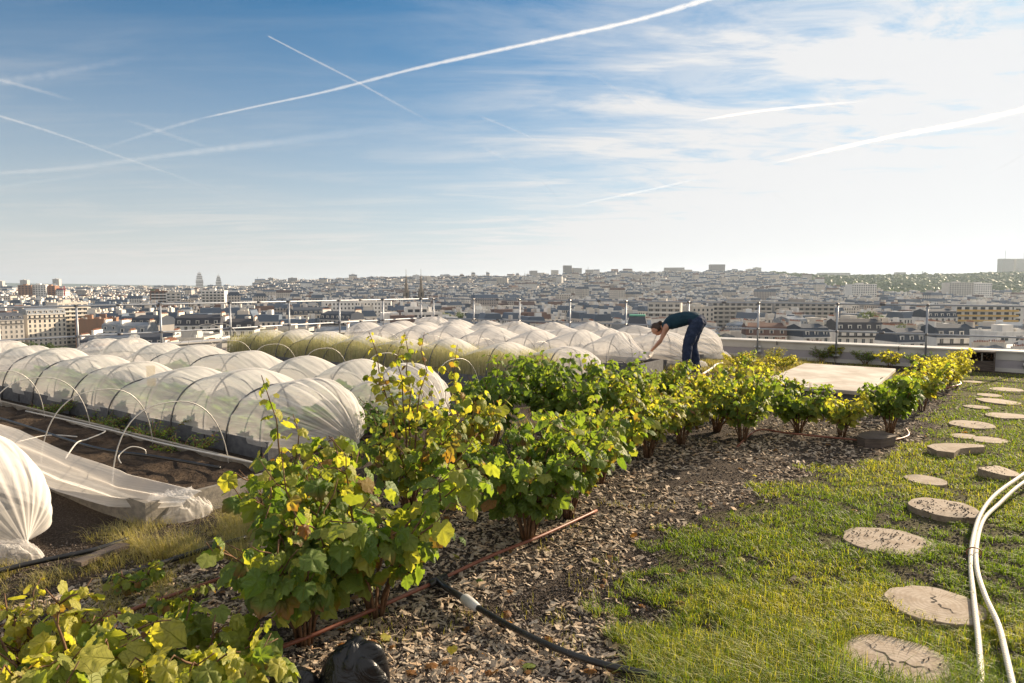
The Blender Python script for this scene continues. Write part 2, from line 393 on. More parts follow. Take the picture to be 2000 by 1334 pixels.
# ================================================================ ROOF DECK
A_CORNER, B_PAR = 14.4, 16.02
mb = MB(); 
def quad_ab(mb, a0, a1, b0, b1, z, mi=0): mb.add([W(a0, b0, z), W(a1, b0, z), W(a1, b1, z), W(a0, b1, z)], [(0, 3, 2, 1)], mi)
na_, nb_ = 150, 150
aa = np.linspace(-9, A_CORNER + .35, na_); bb = np.linspace(-6, B_PAR + .45, nb_); AA, BB = np.meshgrid(aa, bb)
ZZ = (fbm(AA, BB, 1.7, 4) - .5) * .035 - .015
P = np.stack((AA * U.x + BB * V.x, AA * U.y + BB * V.y, ZZ), -1).reshape(-1, 3)
Fq = np.array([(i * na_ + j, (i + 1) * na_ + j, (i + 1) * na_ + j + 1, i * na_ + j + 1) for i in range(nb_ - 1) for j in range(na_ - 1)])
tag(newobj('ground', fastmesh('ground', P, Fq, True), None, [M['substrate']]), 'dark growing medium covering the roof', None, None, 'structure')
mb = MB()
c_ = [W(-9, -6), W(A_CORNER + .35, -6), W(A_CORNER + .35, B_PAR + .45), W(-9, B_PAR + .45)]
vs = [(p.x, p.y, -38.5) for p in c_] + [(p.x, p.y, -.08) for p in c_]
mb.add(vs, [(0, 1, 5, 4), (1, 2, 6, 5), (2, 3, 7, 6), (3, 0, 4, 7), (4, 5, 6, 7)])
tag(mb.build('roof_deck', M['parapet']), 'building under the roof garden', None, None, 'structure')

def lawn_edge(b): return np.interp(b, [-2, 1.2, 2.4, 3.03, 3.93, 5.75, 8.47, 13.3, 16], [.6, .9, 1.18, 1.42, 1.75, 1.40, .58, .50, .45])
nb2 = 120; bb2 = np.linspace(-4, 15.7, nb2); ed = lawn_edge(bb2) + (fbm(bb2, bb2 * 0 + 3, 2.5) - .5) * .35
tt = np.linspace(0, 1, 60)
LP = []
for i, b_ in enumerate(bb2):
    for t_ in tt:
        a_ = ed[i] + (-9 - ed[i]) * t_
        z_ = (float(fbm(a_, b_, 1.7, 4)) - .5) * .035 - .015 + (.008 if t_ > 0 else -.01)
        LP.append(W(a_, b_, z_))
LF = np.array([(i * 60 + j, i * 60 + j + 1, (i + 1) * 60 + j + 1, (i + 1) * 60 + j) for i in range(nb2 - 1) for j in range(59)])
tag(newobj('lawn', fastmesh('lawn', np.array([tuple(p) for p in LP]), LF, True), None, [M['lawn_soil']]), 'thin turf on the right of the roof', None, None, 'structure')
def gz(a, b): return (fbm(a, b, 1.7, 4) - .5) * .035 - .015

# ---------------------------------------------------------------- parapets and rails
def frame_on(a, b, along):          # empty whose +X runs along 'u' or 'v'
    p = W(a, b); return p, (YAW if along == 'u' else math.atan2(V.y, V.x))
def parapet(label, a, b, along, L):
    p, rz = frame_on(a, b, along); e = empty('parapet_wall', p, rz); s = 1 if along == 'u' else -1
    # local x along wall; the outside is at -y for 'u' (V is to the right of U), +y for 'v'
    y0, y1 = (-.40, 0) if along == 'u' else (0, .40)
    m1 = MB(); m1.box(0, L, y0, y1, -.1, .215); m1.build('wall', M['parapet'], e)
    m2 = MB(); m2.box(0, L, y0 - (.02 if along == 'u' else .012), y1 + (.012 if along == 'u' else .02), .215, .365); m2.box(0, L, y0 - .05, y1 + .05, .365, .392)
    m2.build('coping', M['coping'], e)
    for xs in np.arange(.9, L, 2.4): mj = MB(); mj.box(xs, xs + .012, y0 - .053, y1 + .053, .300, .3945); mj.build('coping_joint', M['clamp'], e)
    m3 = MB(); x = 1.0
    yy = .014 if along == 'u' else -.014
    m3.box(0, L, min(0, yy), max(0, yy), -.02, .06); m3.build('flashing', M['coping'], e)
    tag(e, label, 'parapet'); return e
# U points away-left; far (right hand) parapet runs along U at b=B_PAR
parapet('pale metal-capped parapet wall running behind the lawn and the concrete slab', -9, B_PAR, 'u', 9 + A_CORNER - .02)
parapet('pale metal-capped parapet wall behind the far left ends of the netted beds', A_CORNER, -6, 'v', 6 + B_PAR)

def guard_rail(label, along, offs, fixed, t0, t1):
    e = empty('guard_rail', W(0, 0)); 
    pt = (lambda t, z, d=0.: W(t, fixed + d, z)) if along == 'u' else (lambda t, z, d=0.: W(fixed + d, t, z))
    for z, n_ in ((1.243, 'top_rail'), (.655, 'mid_rail')):
        q = MB(); q.tube([pt(t0, z), pt(t1, z)], .0185, 10); q.build(n_, M['rail'], e, True)
    for t in offs:
        q = MB(); q.tube([pt(t, .10, -.05), pt(t, 1.235, -.05)], .0205, 10); po = q.build('post', M['rail'], e, True)
        q = MB()
        c = pt(t, .16, -.02); 
        q.tube([pt(t, 1.243, -.085), pt(t, 1.243, .03)], .028, 8); q.build('clamp', M['clamp'], po); q = MB(); q.tube([pt(t, .655, -.085), pt(t, .655, .03)], .027, 8); q.build('clamp', M['clamp'], po)
        q = MB(); q.tube([pt(t - .07, .14, -.03), pt(t + .07, .14, -.03)], .045, 4); q.tube([pt(t - .07, .235, -.03), pt(t + .07, .235, -.03)], .03, 4); q.build('bracket', M['fitting'], po)
    for i in range(len(offs) - 1):
        if i % 2 == 0:
            for z in (1.243, .655): q = MB(); q.tube([pt(offs[i] + .75, z), pt(offs[i] + .85, z)], .026, 10); q.build('rail_joint', M['clamp'], e, True)
    tag(e, label, 'railing'); return e
a0r = -.62
guard_rail('galvanised tube guard rail along the right-hand parapet, passing behind the bending person', 'u', [a0r + 1.645 * i for i in range(-1, 9)] + [A_CORNER - .28], B_PAR - .04, -8.5, A_CORNER - .05)
guard_rail('galvanised tube guard rail along the left-hand parapet, before the cream apartment blocks', 'v', [B_PAR - .04 - .4 - 1.61 * i for i in range(0, 9)], A_CORNER - .04, 0, B_PAR - .04)

# ---------------------------------------------------------------- concrete slab
mb = MB(); s0, s1, t0, t1 = 1.22, 2.62, 9.62, 12.68
def boxab(mb, a0, a1, b0, b1, z0, z1, mi=0):
    lo = [W(a0, b0, z0), W(a1, b0, z0), W(a1, b1, z0), W(a0, b1, z0)]; hi = [p + Vector((0, 0, z1 - z0)) for p in lo]
    mb.add(lo + hi, [(4, 7, 6, 5), (0, 4, 5, 1), (1, 5, 6, 2), (2, 6, 7, 3), (3, 7, 4, 0)], mi)
e = empty('concrete_slab', W(1.9, 11.1)); inv = Matrix.Translation(-e.location)
def rel(mb, e):
    mb.v = [(v[0] - e.location.x, v[1] - e.location.y, v[2] - e.location.z) for v in mb.v]; return mb
mb = MB(); boxab(mb, s0 + .05, s1 - .05, t0 + .05, t1 - .05, -.05, .23); rel(mb, e).build('base', M['board_grey'], e)
mb = MB(); boxab(mb, s0, s1, t0, t1, .225, .275); ob = rel(mb, e).build('cover', M['slab'], e)
bv = ob.modifiers.new('b', 'BEVEL'); bv.width = .008; bv.segments = 2
tag(e, 'large pale concrete slab cover lying low among the yellowing bushes', 'slab')

# ---------------------------------------------------------------- raised beds
BA1 = 13.6
def raised_bed(label, a0, b0, b1, h=.165, board='board_grey', a1=BA1):
    e = empty('raised_bed', W((a0 + a1) / 2, (b0 + b1) / 2)); t = .035
    for (x0, x1, y0, y1) in ((a0, a1, b0, b0 + t), (a0, a1, b1 - t, b1), (a0, a0 + t, b0 + t + .002, b1 - t - .002), (a1 - t, a1, b0 + t + .002, b1 - t - .002)):
        mb = MB(); boxab(mb, x0, x1, y0, y1, -.06, h + random.uniform(-.004, .004)); rel(mb, e).build('side_board', M[board], e)
    na1 = 140; nb1 = 12; av = np.linspace(a0 + t, a1 - t, na1); bv_ = np.linspace(b0 + t, b1 - t, nb1); A_, B_ = np.meshgrid(av, bv_)
    z = h - .045 + (fbm(A_, B_, 5.5, 4) - .5) * .085
    P = np.stack((A_ * U.x + B_ * V.x - e.location.x, A_ * U.y + B_ * V.y - e.location.y, z), -1).reshape(-1, 3)
    Fq = np.array([(i * na1 + j, (i + 1) * na1 + j, (i + 1) * na1 + j + 1, i * na1 + j + 1) for i in range(nb1 - 1) for j in range(na1 - 1)])
    newobj('soil', fastmesh('soil', P, Fq, True), e, [M['bed_soil']])
    tag(e, label, 'raised bed', 'raised beds running away to the left'); return e
raised_bed('raised bed nearest the left edge, under the netting tunnel cut by the picture edge', 5.1, .80, 1.75, board='board')
raised_bed('raised bed of bare dark soil with hoops standing over it, its netting pulled aside', 4.55, 2.24, 3.32, board='board')
raised_bed('raised bed under the leafy plants\' tunnel directly behind the bare soil bed', 5.45, 3.82, 4.88)
raised_bed('raised bed under the second netting tunnel of leafy plants, behind the first', 5.45, 5.22, 6.32)
raised_bed('raised bed without netting between the leafy tunnels and the tunnel of tall grasses', 5.5, 6.75, 7.8)
raised_bed('grey edged raised bed full of tall seeding grasses', 5.5, 8.36, 9.44, .22)
raised_bed('bare raised bed just behind the bed of tall grasses', 5.5, 9.9, 10.85)
raised_bed('raised bed under the netting that the bending person is holding', 5.1, 11.3, 12.35, .22)
raised_bed('raised bed directly behind the one being worked on by the person', 5.2, 12.75, 13.75)
raised_bed('raised bed farthest back, along the right-hand guard rail', 5.0, 14.2, 15.2)

# ---------------------------------------------------------------- netting tunnels
def sect(bc, hw, z0, h, th):
    c, s = math.cos(th), math.sin(th)
    return bc - hw * math.copysign(abs(c) ** .78, c), z0 + (h - z0) * max(s, 0) ** .88
def hoop_tube(mb, a, bc, hw, z0, h, r, lean=0., n=26, skew=0.):
    mb.tube([W(a + lean * math.sin(math.pi * i / n) + skew * math.cos(math.pi * i / n), *sect(bc, hw, z0, h, math.pi * i / n)) for i in range(n + 1)], r, 7)
def tunnel(label, bc, peaks, hw=.53, H=.70, Hv=.55, z0=.11, cap=.55, hand=None, capb=0., far_cap=True, seed=0, th0=0., pleat=1.):
    r_ = np.random.default_rng(seed + 100); peaks = sorted(peaks)
    e = empty('row_tunnel', W(peaks[0], bc)); NTH = 100
    th = np.linspace(th0, np.pi, NTH)
    outs = [(peaks[i] + peaks[i + 1]) / 2 + r_.uniform(-.12, .12) for i in range(len(peaks) - 1)]
    Hs = [H + r_.uniform(-.05, .035) for _ in peaks]; Vs = [Hv + r_.uniform(-.08, .05) for _ in outs]
    stations = []                                     # (a, height, squeeze t 0..1)
    for i in range(len(peaks)):
        if i > 0:
            for q in np.linspace(0, 1, 9)[1:]:
                a = outs[i - 1] + (peaks[i] - outs[i - 1]) * q; t = 1 - q
                stations.append((a, Hs[i] + (Vs[i - 1] - Hs[i]) * (t ** 1.25), t))
        else: stations.append((peaks[0], Hs[0], 0))
        if i < len(outs):
            for q in np.linspace(0, 1, 9)[1:]:
                a = peaks[i] + (outs[i] - peaks[i]) * q; t = q
                stations.append((a, Hs[i] + (Vs[i] - Hs[i]) * (t ** 1.25), t))
    skews = [r_.uniform(.02, .26) for _ in outs]
    rows = []; st = []
    ph = r_.uniform(0, 6.28, 6)
    def ring(a, h, t, amp):
        c = np.cos(th); s = np.clip(np.sin(th), 0, 1)
        rip = amp * (np.sin(th * 41 + ph[0] + 2.5 * np.sin(a * 3.1 + ph[1])) * .25 + (vnoise(th * 5, np.full_like(th, a * 3.2 + seed), 1.0) - .5) * 3.0)
        edge = np.clip(np.sin(th), 0, 1) ** .5
        hwt = hw * (1 - .05 * t); rr = 1 + rip * edge / .6
        bb = bc - hwt * np.sign(c) * np.abs(c) ** .78 * rr; z = z0 + (h - z0) * s ** .88 * rr
        return bb, z
    g0 = (peaks[0] - cap, bc + capb, .03)
    capN = 16
    def cap_rings(a0, h0, direction, gather, hnd=None):
        out = []
        for q in np.linspace(1, 0, capN, endpoint=False):
            bb, z = ring(a0, h0, 0, .0)
            if hnd is None:
                f = math.cos(q * math.pi / 2) ** .55; aa_ = a0 + direction * cap * (math.sin(q * math.pi / 2) ** 1.15)
                pl = pleat * (.014 * np.sin(th * 34 + ph[3]) + .05 * (vnoise(th * 13, th * 0 + seed + q * .8, 1.) - .5)) * math.sin(q * math.pi) ** .7
                bq = gather[1] + (bb - gather[1]) * f * (1 + pl * 1.5); zq = .03 + (z - .03) * f * (1 + pl)
                al = aa_ + direction * pl * 1.3 - direction * .25 * q * (1 - np.sin(th)) * cap
                out.append((np.full_like(th, 1.0) * al, bq, zq, q))
            else:
                f = (1 - q) ** .8 + .05; pl = .05 * np.sin(th * 30 + ph[3]) * math.sin(q * math.pi) ** .6
                bq = hnd[1] + (bb - hnd[1]) * f * (1 + pl); sag = -.10 * math.sin(q * math.pi)
                zq = hnd[2] * q + (z - hnd[2] * q) * f + sag * np.sin(th)
                zq = np.maximum(zq, .05)
                aa_ = a0 + (hnd[0] - a0) * q
                out.append((np.full_like(th, aa_) + pl * .5, bq, zq, q))
        return out
    allr = []
    allr += cap_rings(peaks[0], Hs[0], -1, g0, hand)
    for (a, h, t) in stations:
        bb, z = ring(a, h, t, .003 + .014 * t)
        allr.append((np.full_like(th, a) + t * skews[int(np.argmin([abs(a - o_) for o_ in outs]))] * np.cos(th), bb, z, 0.))
    if far_cap: allr += cap_rings(peaks[-1], Hs[-1], 1, (peaks[-1] + cap, bc, .03))[::-1]
    verts = []; 
    for (a, bb, z, q) in allr:
        x = a * U.x + bb * V.x - e.location.x; y = a * U.y + bb * V.y - e.location.y
        verts.append(np.stack((x, y, z), -1)); st.append(np.stack((a, th, np.full_like(th, q * .8)), -1))
    n = len(allr); P = np.concatenate(verts); S = np.concatenate(st)
    Fq = np.array([(i * NTH + j, i * NTH + j + 1, (i + 1) * NTH + j + 1, (i + 1) * NTH + j) for i in range(n - 1) for j in range(NTH - 1)])
    newobj('netting', fastmesh('netting', P, Fq, True, None, {'st': S}), e, [M['net']])
    for a, h in zip(peaks, Hs):
        q = MB(); hoop_tube(q, a, bc, hw * .985, .0, h - .014, .010); rel(q, e).build('hoop', M['hoop_dark'], e, True)
    for a, h, sk in zip(outs, Vs, skews):
        q = MB(); hoop_tube(q, a, bc, hw * 1.02, -.02, h + .012, .009, skew=sk); rel(q, e).build('outer_hoop', M['hoop_dark'], e, True)
    tag(e, label, 'netting tunnel', 'white insect netting tunnels over the beds'); return e
def seq(first, step, last, jit=.06, sd=1):
    r_ = np.random.default_rng(sd); o = []; a = first
    while a < last: o.append(a + (r_.uniform(-jit, jit) if o else 0)); a += step
    return o
tunnel('netting tunnel at the left picture edge, only its swollen near end in view', 1.30, seq(5.25, 1.2, 13.0, sd=1), cap=.60, capb=.30, H=.72, seed=1, hw=.58, pleat=.35)
tunnel('long netting tunnel directly behind the bare soil bed, pleated end behind front bush', 4.34, [5.55, 6.5, 7.65, 8.85, 9.98, 11.15, 12.2, 13.2], H=.70, seed=2, cap=.5, capb=.25)
tunnel('second netting tunnel behind the bare soil bed, round end beside tall leafy shoots', 5.76, [5.6, 6.35, 7.4, 8.6, 9.95, 11.0, 12.0, 12.9], H=.71, seed=3, cap=.5, capb=.2)
tunnel('netting tunnel over the tall seeding grasses', 8.90, [5.25, 6.35, 7.55, 8.6, 9.6, 10.7, 11.6, 12.5], H=.72, seed=4, th0=1.0, cap=.55, capb=.25, z0=.2, hw=.56)
tunnel('netting tunnel whose lifted end the bending person is pulling', 11.82, [5.75, 6.6, 7.65, 8.8, 9.9, 10.9, 11.8, 12.7], H=.76, seed=5, hand=(5.12, 11.9, .38), z0=.2, hw=.56)
tunnel('netting tunnel directly behind the one held by the person', 13.22, [5.5, 6.7, 7.8, 8.95, 10.0, 11.0, 12.0, 12.8], H=.74, seed=6, cap=.6, capb=.1)
tunnel('netting tunnel farthest back along the guard rail, loose end right of the person', 14.62, [5.6, 6.8, 7.9, 9.0, 10.1, 11.1, 12.1, 12.9], H=.76, seed=7, cap=.85, capb=.25)

q = MB(); q.box(-.05, .05, -.004, .004, -.13, .13); o = q.build('sticky_card', M['yellow_card']); o.location = W(8.75, 4.45, .47); o.rotation_euler = (0, 0, R(20)); tag(o, 'yellow sticky insect card hanging inside the first netting tunnel', 'insect card')
# bare hoops (each one stands on its own)
def bare_hoop(a, bc, hw, h, label, group, lean=0., r=.0048):
    q = MB(); hoop_tube(q, a, bc, hw, .0, h, r, lean); p = W(a, bc); q.v = [(v[0] - p.x, v[1] - p.y, v[2]) for v in q.v]
    o = q.build('metal_hoop', M['hoop'], None, True); o.location = p; tag(o, label, 'hoop', group); return o
g1 = 'bare hoops standing over the uncovered soil bed'
for i, (a, wd) in enumerate([(5.2, 'nearest to the right end of the bed'), (6.45, 'second from the right end of the bed'), (7.7, 'third from the right end of the bed'), (8.85, 'fourth from the right end of the bed'), (10.1, 'fifth from the right end'), (11.3, 'sixth from the right end')]):
    bare_hoop(a, 2.80, .47, .70, 'bare metal hoop over the dark soil, ' + wd, g1, .05 * (-1) ** i)
for i, a in enumerate([5.95, 7.35, 8.75, 10.1, 11.4, 12.6]):
    bare_hoop(a, 7.2 + .02 * i, .50, .62, 'bare pale hoop before the tall grasses, ' + ['closest to the tall green shoots', 'second from the right', 'third from the right', 'fourth from the right', 'fifth from the right', 'at the far left end of the row'][i], 'bare hoops in front of the tall grasses', .04)
for i, a in enumerate([6.6, 7.9, 9.2, 10.5]):
    bare_hoop(a, 10.35, .5, .62, 'bare pale hoop between the grass tunnel and the tunnel behind it, ' + ['first from the right', 'second from the right', 'third from the right', 'fourth from the right'][i], 'bare hoops behind the tall grasses', .03)
for i, (px_, py_) in enumerate([(355, 690), (400, 690)]):
    p = at(px_, py_, .1); a, b = ab(p); bare_hoop(min(a, 13.9), b, .5, .8, 'bare hoop against the left parapet below the railing, ' + ['the left one', 'the right one'][i], 'bare hoops against the left parapet', .1)

# netting pulled down along the near side of the bare bed, with a heap at the bed end
def drape():
    n, mth = 150, 30; P = []; S = []
    for i in range(n):
        t = i / (n - 1); a = 4.38 + 9.4 * t ** 1.25
        top = np.interp(a, [4.38, 5.0, 5.6, 6.6, 9, 12, 14], [.205, .31, .345, .41, .44, .44, .42]); bot = np.interp(a, [4.38, 4.6, 5.0, 5.6, 7.0, 14], [.15, .11, .085, .07, .06, .05])
        bt = np.interp(a, [4.38, 4.9, 5.6], [2.56, 2.30, 2.24]); bo = np.interp(a, [4.38, 4.9, 5.6], [2.42, 2.20, 2.14])
        for j in range(mth):
            q = j / (mth - 1)
            rip = .020 * math.sin(q * 19 + 2.2 * math.sin(a * 1.3)) + .035 * (float(vnoise(a * .9, q * 9, 1.)) - .5)
            b = bt + (bo - bt) * q - .05 * math.sin(q * math.pi) + rip
            P.append(tuple(W(a, b, top + (bot - top) * q + rip * .5))); S.append((a * .5, q * 2.2, .15 + .25 * math.sin(q * 7 + a) ** 2))
    F = np.array([(i * mth + j, i * mth + j + 1, (i + 1) * mth + j + 1, (i + 1) * mth + j) for i in range(n - 1) for j in range(mth - 1)])
    ob = newobj('pulled_netting', fastmesh('pulled_netting', np.array(P), F, True, None, {'st': np.array(S)}), None, [M['net']])
    tag(ob, 'white netting pulled down along the near side of the bare soil bed', 'netting')
drape()
def crumple(center, rx, ry, rz_, label, seed, name='crumpled_netting', opac=.25, rot=0.):
    """a heap of thin cloth: a low mound creased by long soft folds"""
    n1_ = 110; g = np.linspace(-1, 1, n1_); X, Y = np.meshgrid(g, g); r2 = np.sqrt(X ** 2 + Y ** 2)
    wx = X + .35 * (fbm(X + seed, Y, 1.4) - .5); wy = Y + .35 * (fbm(X, Y + seed, 1.6) - .5)
    f1 = 1 - np.abs(fbm(wx * .7 + wy * .5 + seed, wy * 2.2, 1.7, 3) - .5) * 3.2; f2 = 1 - np.abs(fbm(wy * .8 + seed * 2, wx * 2.6 - wy, 2.6, 3) - .5) * 3.0
    edge = np.clip((1 - r2 - .16 * (fbm(X + 5 + seed, Y, 1.8) - .5)) * 2.2, 0, 1) ** .55
    Z = edge * (.34 + .48 * np.clip(f1, 0, 1) + .26 * np.clip(f2, 0, 1)) * rz_ - .012 * (1 - edge)
    mask = r2 < 1.02; idx = -np.ones(X.shape, int); idx[mask] = np.arange(mask.sum())
    P = np.stack(((wx * rx)[mask], (wy * ry)[mask], Z[mask]), -1); S = np.stack(((X * 1.5)[mask], (Y * 2)[mask], np.full(mask.sum(), opac)), -1)
    F = [(idx[i, j], idx[i, j + 1], idx[i + 1, j + 1], idx[i + 1, j]) for i in range(n1_ - 1) for j in range(n1_ - 1) if mask[i, j] and mask[i + 1, j] and mask[i, j + 1] and mask[i + 1, j + 1]]
    ob = newobj(name, fastmesh(name, P, np.array(F), True, None, {'st': S}), None, [M['net']]); ob.location = center; ob.rotation_euler = (0, 0, rot)
    return tag(ob, label, 'netting')
crumple(at(335, 1012, .0) + Vector((0, .06, 0)), .25, .15, .17, 'crumpled heap of white netting at the near corner of the bare soil bed', 3, rot=.5)
crumple(at(12, 1090, .0), .19, .10, .10, 'small wad of white netting on the ground at the left picture edge', 8, rot=.2)
crumple(at(1400, 702, .03) + Vector((0, .1, 0)), .38, .22, .18, 'loose bunched netting end on the ground right of the person, by the parapet', 12, rot=.3)
crumple(at(1365, 718, .02) + Vector((0, .2, 0)), .24, .14, .12, 'small bunch of netting on the ground just behind the person\'s feet', 14)

# irrigation lines in the bare bed
def ground_tube(name, label, cat, pts, r, mt, group=None, n=8, sub=6):
    P = [Vector(p) for p in pts]; out = []
    for i in range(len(P) - 1):
        p0, p1, p2, p3 = P[max(i - 1, 0)], P[i], P[i + 1], P[min(i + 2, len(P) - 1)]
        for s_ in range(sub):
            t = s_ / sub
            out.append(.5 * ((2 * p1) + (-p0 + p2) * t + (2 * p0 - 5 * p1 + 4 * p2 - p3) * t * t + (-p0 + 3 * p1 - 3 * p2 + p3) * t ** 3))
    out.append(P[-1]); q = MB(); q.tube(out, r, n); c = out[0].copy(); q.v = [(v[0] - c.x, v[1] - c.y, v[2] - c.z) for v in q.v]
    o = q.build(name, mt if isinstance(mt, bpy.types.Material) else M[mt], None, True); o.location = c
    return tag(o, label, cat, group)
zs = .185
ground_tube('drip_pipe', 'dark drip pipe lying along the middle of the bare soil bed', 'pipe', [W(4.9, 3.0, zs), W(5.6, 2.85, zs + .02), W(6.5, 2.75, zs), W(8.5, 2.8, zs), W(11, 2.78, zs), W(13, 2.8, zs)], .013, 'black')
ground_tube('garden_twine', 'thin white cord straight along the far edge of the bare soil bed', 'cord', [W(4.75, 3.2, zs + .02), W(6.2, 3.16, zs + .01), W(7.2, 3.15, zs + .02), W(9, 3.14, zs)], .008, 'white_wire')
ground_tube('garden_twine', 'thin white cord wriggling across the dark soil between the second and third hoops', 'cord', [at(340, 1055 * .375 + 500, zs) if 0 else at(128, 895, zs), at(150, 865, zs + .01), at(170, 858, zs), at(205, 843, zs + .02), at(190, 838, zs), at(130, 822, zs)], .006, 'white_wire')
ground_tube('garden_twine', 'thin white cord lying from the netting to the soil centre near the second hoop', 'cord', [at(35, 863, zs), at(80, 852, zs), at(110, 850, zs), at(150, 853, zs)], .006, 'white_wire')
ground_tube('drip_loop', 'small bent drip tube loop rising from the bare soil beside the nearest hoop', 'pipe', [at(236, 905, zs), at(232, 890, zs + .05), at(255, 873, zs + .1), at(282, 878, zs + .06), at(284, 892, zs)], .005, 'hoop')
ground_tube('drip_loop', 'small dark wire loop at the front of the bed beside the person', 'pipe', [at(1212, 716, .2), at(1203, 708, .28), at(1214, 706, .36), at(1222, 712, .3)], .006, 'black')
# pipes through the bushes
GP = 'brown irrigation pipes running through the bushes'
ground_tube('brown_pipe', 'brown pipe on the ground left of the big front bush', 'pipe', [at(160, 1225, .03), at(260, 1190, .035), at(430, 1130, .03), at(600, 1075, .03)], .0105, 'pipe_brown', GP)
ground_tube('brown_pipe', 'brown pipe running from under the big front bush to the black tee joint', 'pipe', [at(480, 1290, .02), at(620, 1236, .03), at(740, 1185, .035), at(838, 1142, .03)], .0105, 'pipe_brown', GP)
ground_tube('brown_pipe', 'brown pipe leading away from the black tee joint past the second bush', 'pipe', [at(868, 1128, .03), at(960, 1085, .03), at(1060, 1045, .035), at(1165, 997, .0)], .0100, 'pipe_brown', GP)
ground_tube('brown_pipe', 'brown pipe at the feet of the three bushes before the concrete slab', 'pipe', [at(1440, 872, .0), at(1480, 840, .03), at(1540, 846, .03), at(1640, 856, .03), at(1720, 862, .03), at(1772, 852, .03), at(1770, 838, .03)], .0105, 'pipe_brown', GP)
ground_tube('brown_pipe', 'light brown pipe bend beyond the yellow bushes near the wooden box', 'pipe', [at(1790, 765, .02), at(1850, 757, .03), at(1876, 750, .04), at(1868, 742, .04)], .016, 'pipe_brown', GP)
e = empty('black_hose', at(920, 1178, .04))
def wpts(*l): return [at(x, y, z) for x, y, z in l]
def smoothpts(P, sub=6):
    out = []
    for i in range(len(P) - 1):
        p0, p1, p2, p3 = P[max(i - 1, 0)], P[i], P[i + 1], P[min(i + 2, len(P) - 1)]
        for s_ in range(sub):
            t = s_ / sub; out.append(.5 * ((2 * p1) + (-p0 + p2) * t + (2 * p0 - 5 * p1 + 4 * p2 - p3) * t * t + (-p0 + 3 * p1 - 3 * p2 + p3) * t ** 3))
    return out + [P[-1]]
q = MB(); q.tube(smoothpts(wpts((922, 1180, .035), (1000, 1225, .03), (1090, 1268, .03), (1180, 1298, .03), (1290, 1322, .03), (1400, 1352, .03), (1500, 1400, .03))), .015, 10); rel(q, e).build('hose_tube', M['black'], e, True)
q = MB(); p0 = at(905, 1168, .04); p1 = at(932, 1187, .035); q.tube([p0, p0.lerp(p1, .1), p0.lerp(p1, .5), p1], [.02, .027, .027, .021], 14); rel(q, e).build('coupling', M['fitting'], e, True)
q = MB(); q.tube(wpts((838, 1142, .03), (870, 1126, .03)), .021, 10); q.tube(wpts((855, 1134, .032), (872, 1148, .035), (905, 1168, .04)), [.021, .016, .019], 10); rel(q, e).build('tee_joint', M['black'], e, True)
tag(e, 'black hose with grey screw coupling snaking over wood chips to the bottom edge', 'hose')
ground_tube('black_hose', 'black hose lying in the dry grass below the crumpled netting', 'hose', [at(-60, 1130, .03), at(60, 1100, .03), at(180, 1075, .03), at(250, 1052, .03)], .016, 'black')
ground_tube('black_hose', 'short black hose showing left of the big front bush', 'hose', [at(200, 1135, .03), at(300, 1105, .03), at(390, 1076, .03), at(480, 1050, .03)], .016, 'black')
q = MB(); A, B = at(150, 1105, .02), at(245, 1068, .02); dirv = (B - A).normalized(); nv = Vector((-dirv.y, dirv.x, 0)) * .04
q.add([A - nv, A + nv, B + nv, B - nv] + [p + Vector((0, 0, .025)) for p in (A - nv, A + nv, B + nv, B - nv)], [(4, 7, 6, 5), (0, 4, 5, 1), (1, 5, 6, 2), (2, 6, 7, 3), (3, 7, 4, 0)])
tag(q.build('old_plank', M['darkwood']), 'weathered grey plank lying in the dry grass at left', 'plank')

# white hoses on the lawn
HG = 'pair of white hoses on the lawn'
ground_tube('white_hose', 'white hose on the lawn, the left strand tied to its twin', 'hose', [at(2060, 880, .10), at(2000, 925, .10), at(1945, 965, .09), at(1915, 1005, .07), at(1900, 1055, .04), at(1896, 1100, .02), at(1901, 1160, .018), at(1909, 1230, .022), at(1915, 1300, .014), at(1922, 1400, .03)], .0130, 'hose', HG)
ground_tube('white_hose', 'white hose on the lawn, the right strand curving away at the bottom', 'hose', [at(2060, 905, .06), at(1995, 945, .08), at(1950, 985, .05), at(1921, 1015, .04), at(1908, 1060, .03), at(1908, 1110, .03), at(1925, 1165, .03), at(1950, 1220, .03), at(1965, 1280, .03), at(1985, 1370, .03)], .0130, 'hose', HG)
c_ = at(1902, 1079, .035); q = MB()
q.tube([c_ + Vector((.045 * math.cos(t), .006 * math.sin(t), .028 * math.sin(t))) for t in np.linspace(0, 6.28, 18)], .004, 6); tag(q.build('hose_tie', M['pipe_brown'], None, True), 'brown twine tying the two white hoses together', 'tie')
ground_tube('white_hose', 'pale hose curving over the dry grass just right of the person\'s feet', 'hose', [at(1370, 732, .03), at(1392, 718, .06), at(1398, 712, .08), at(1412, 709, .03)], .02, 'hose')

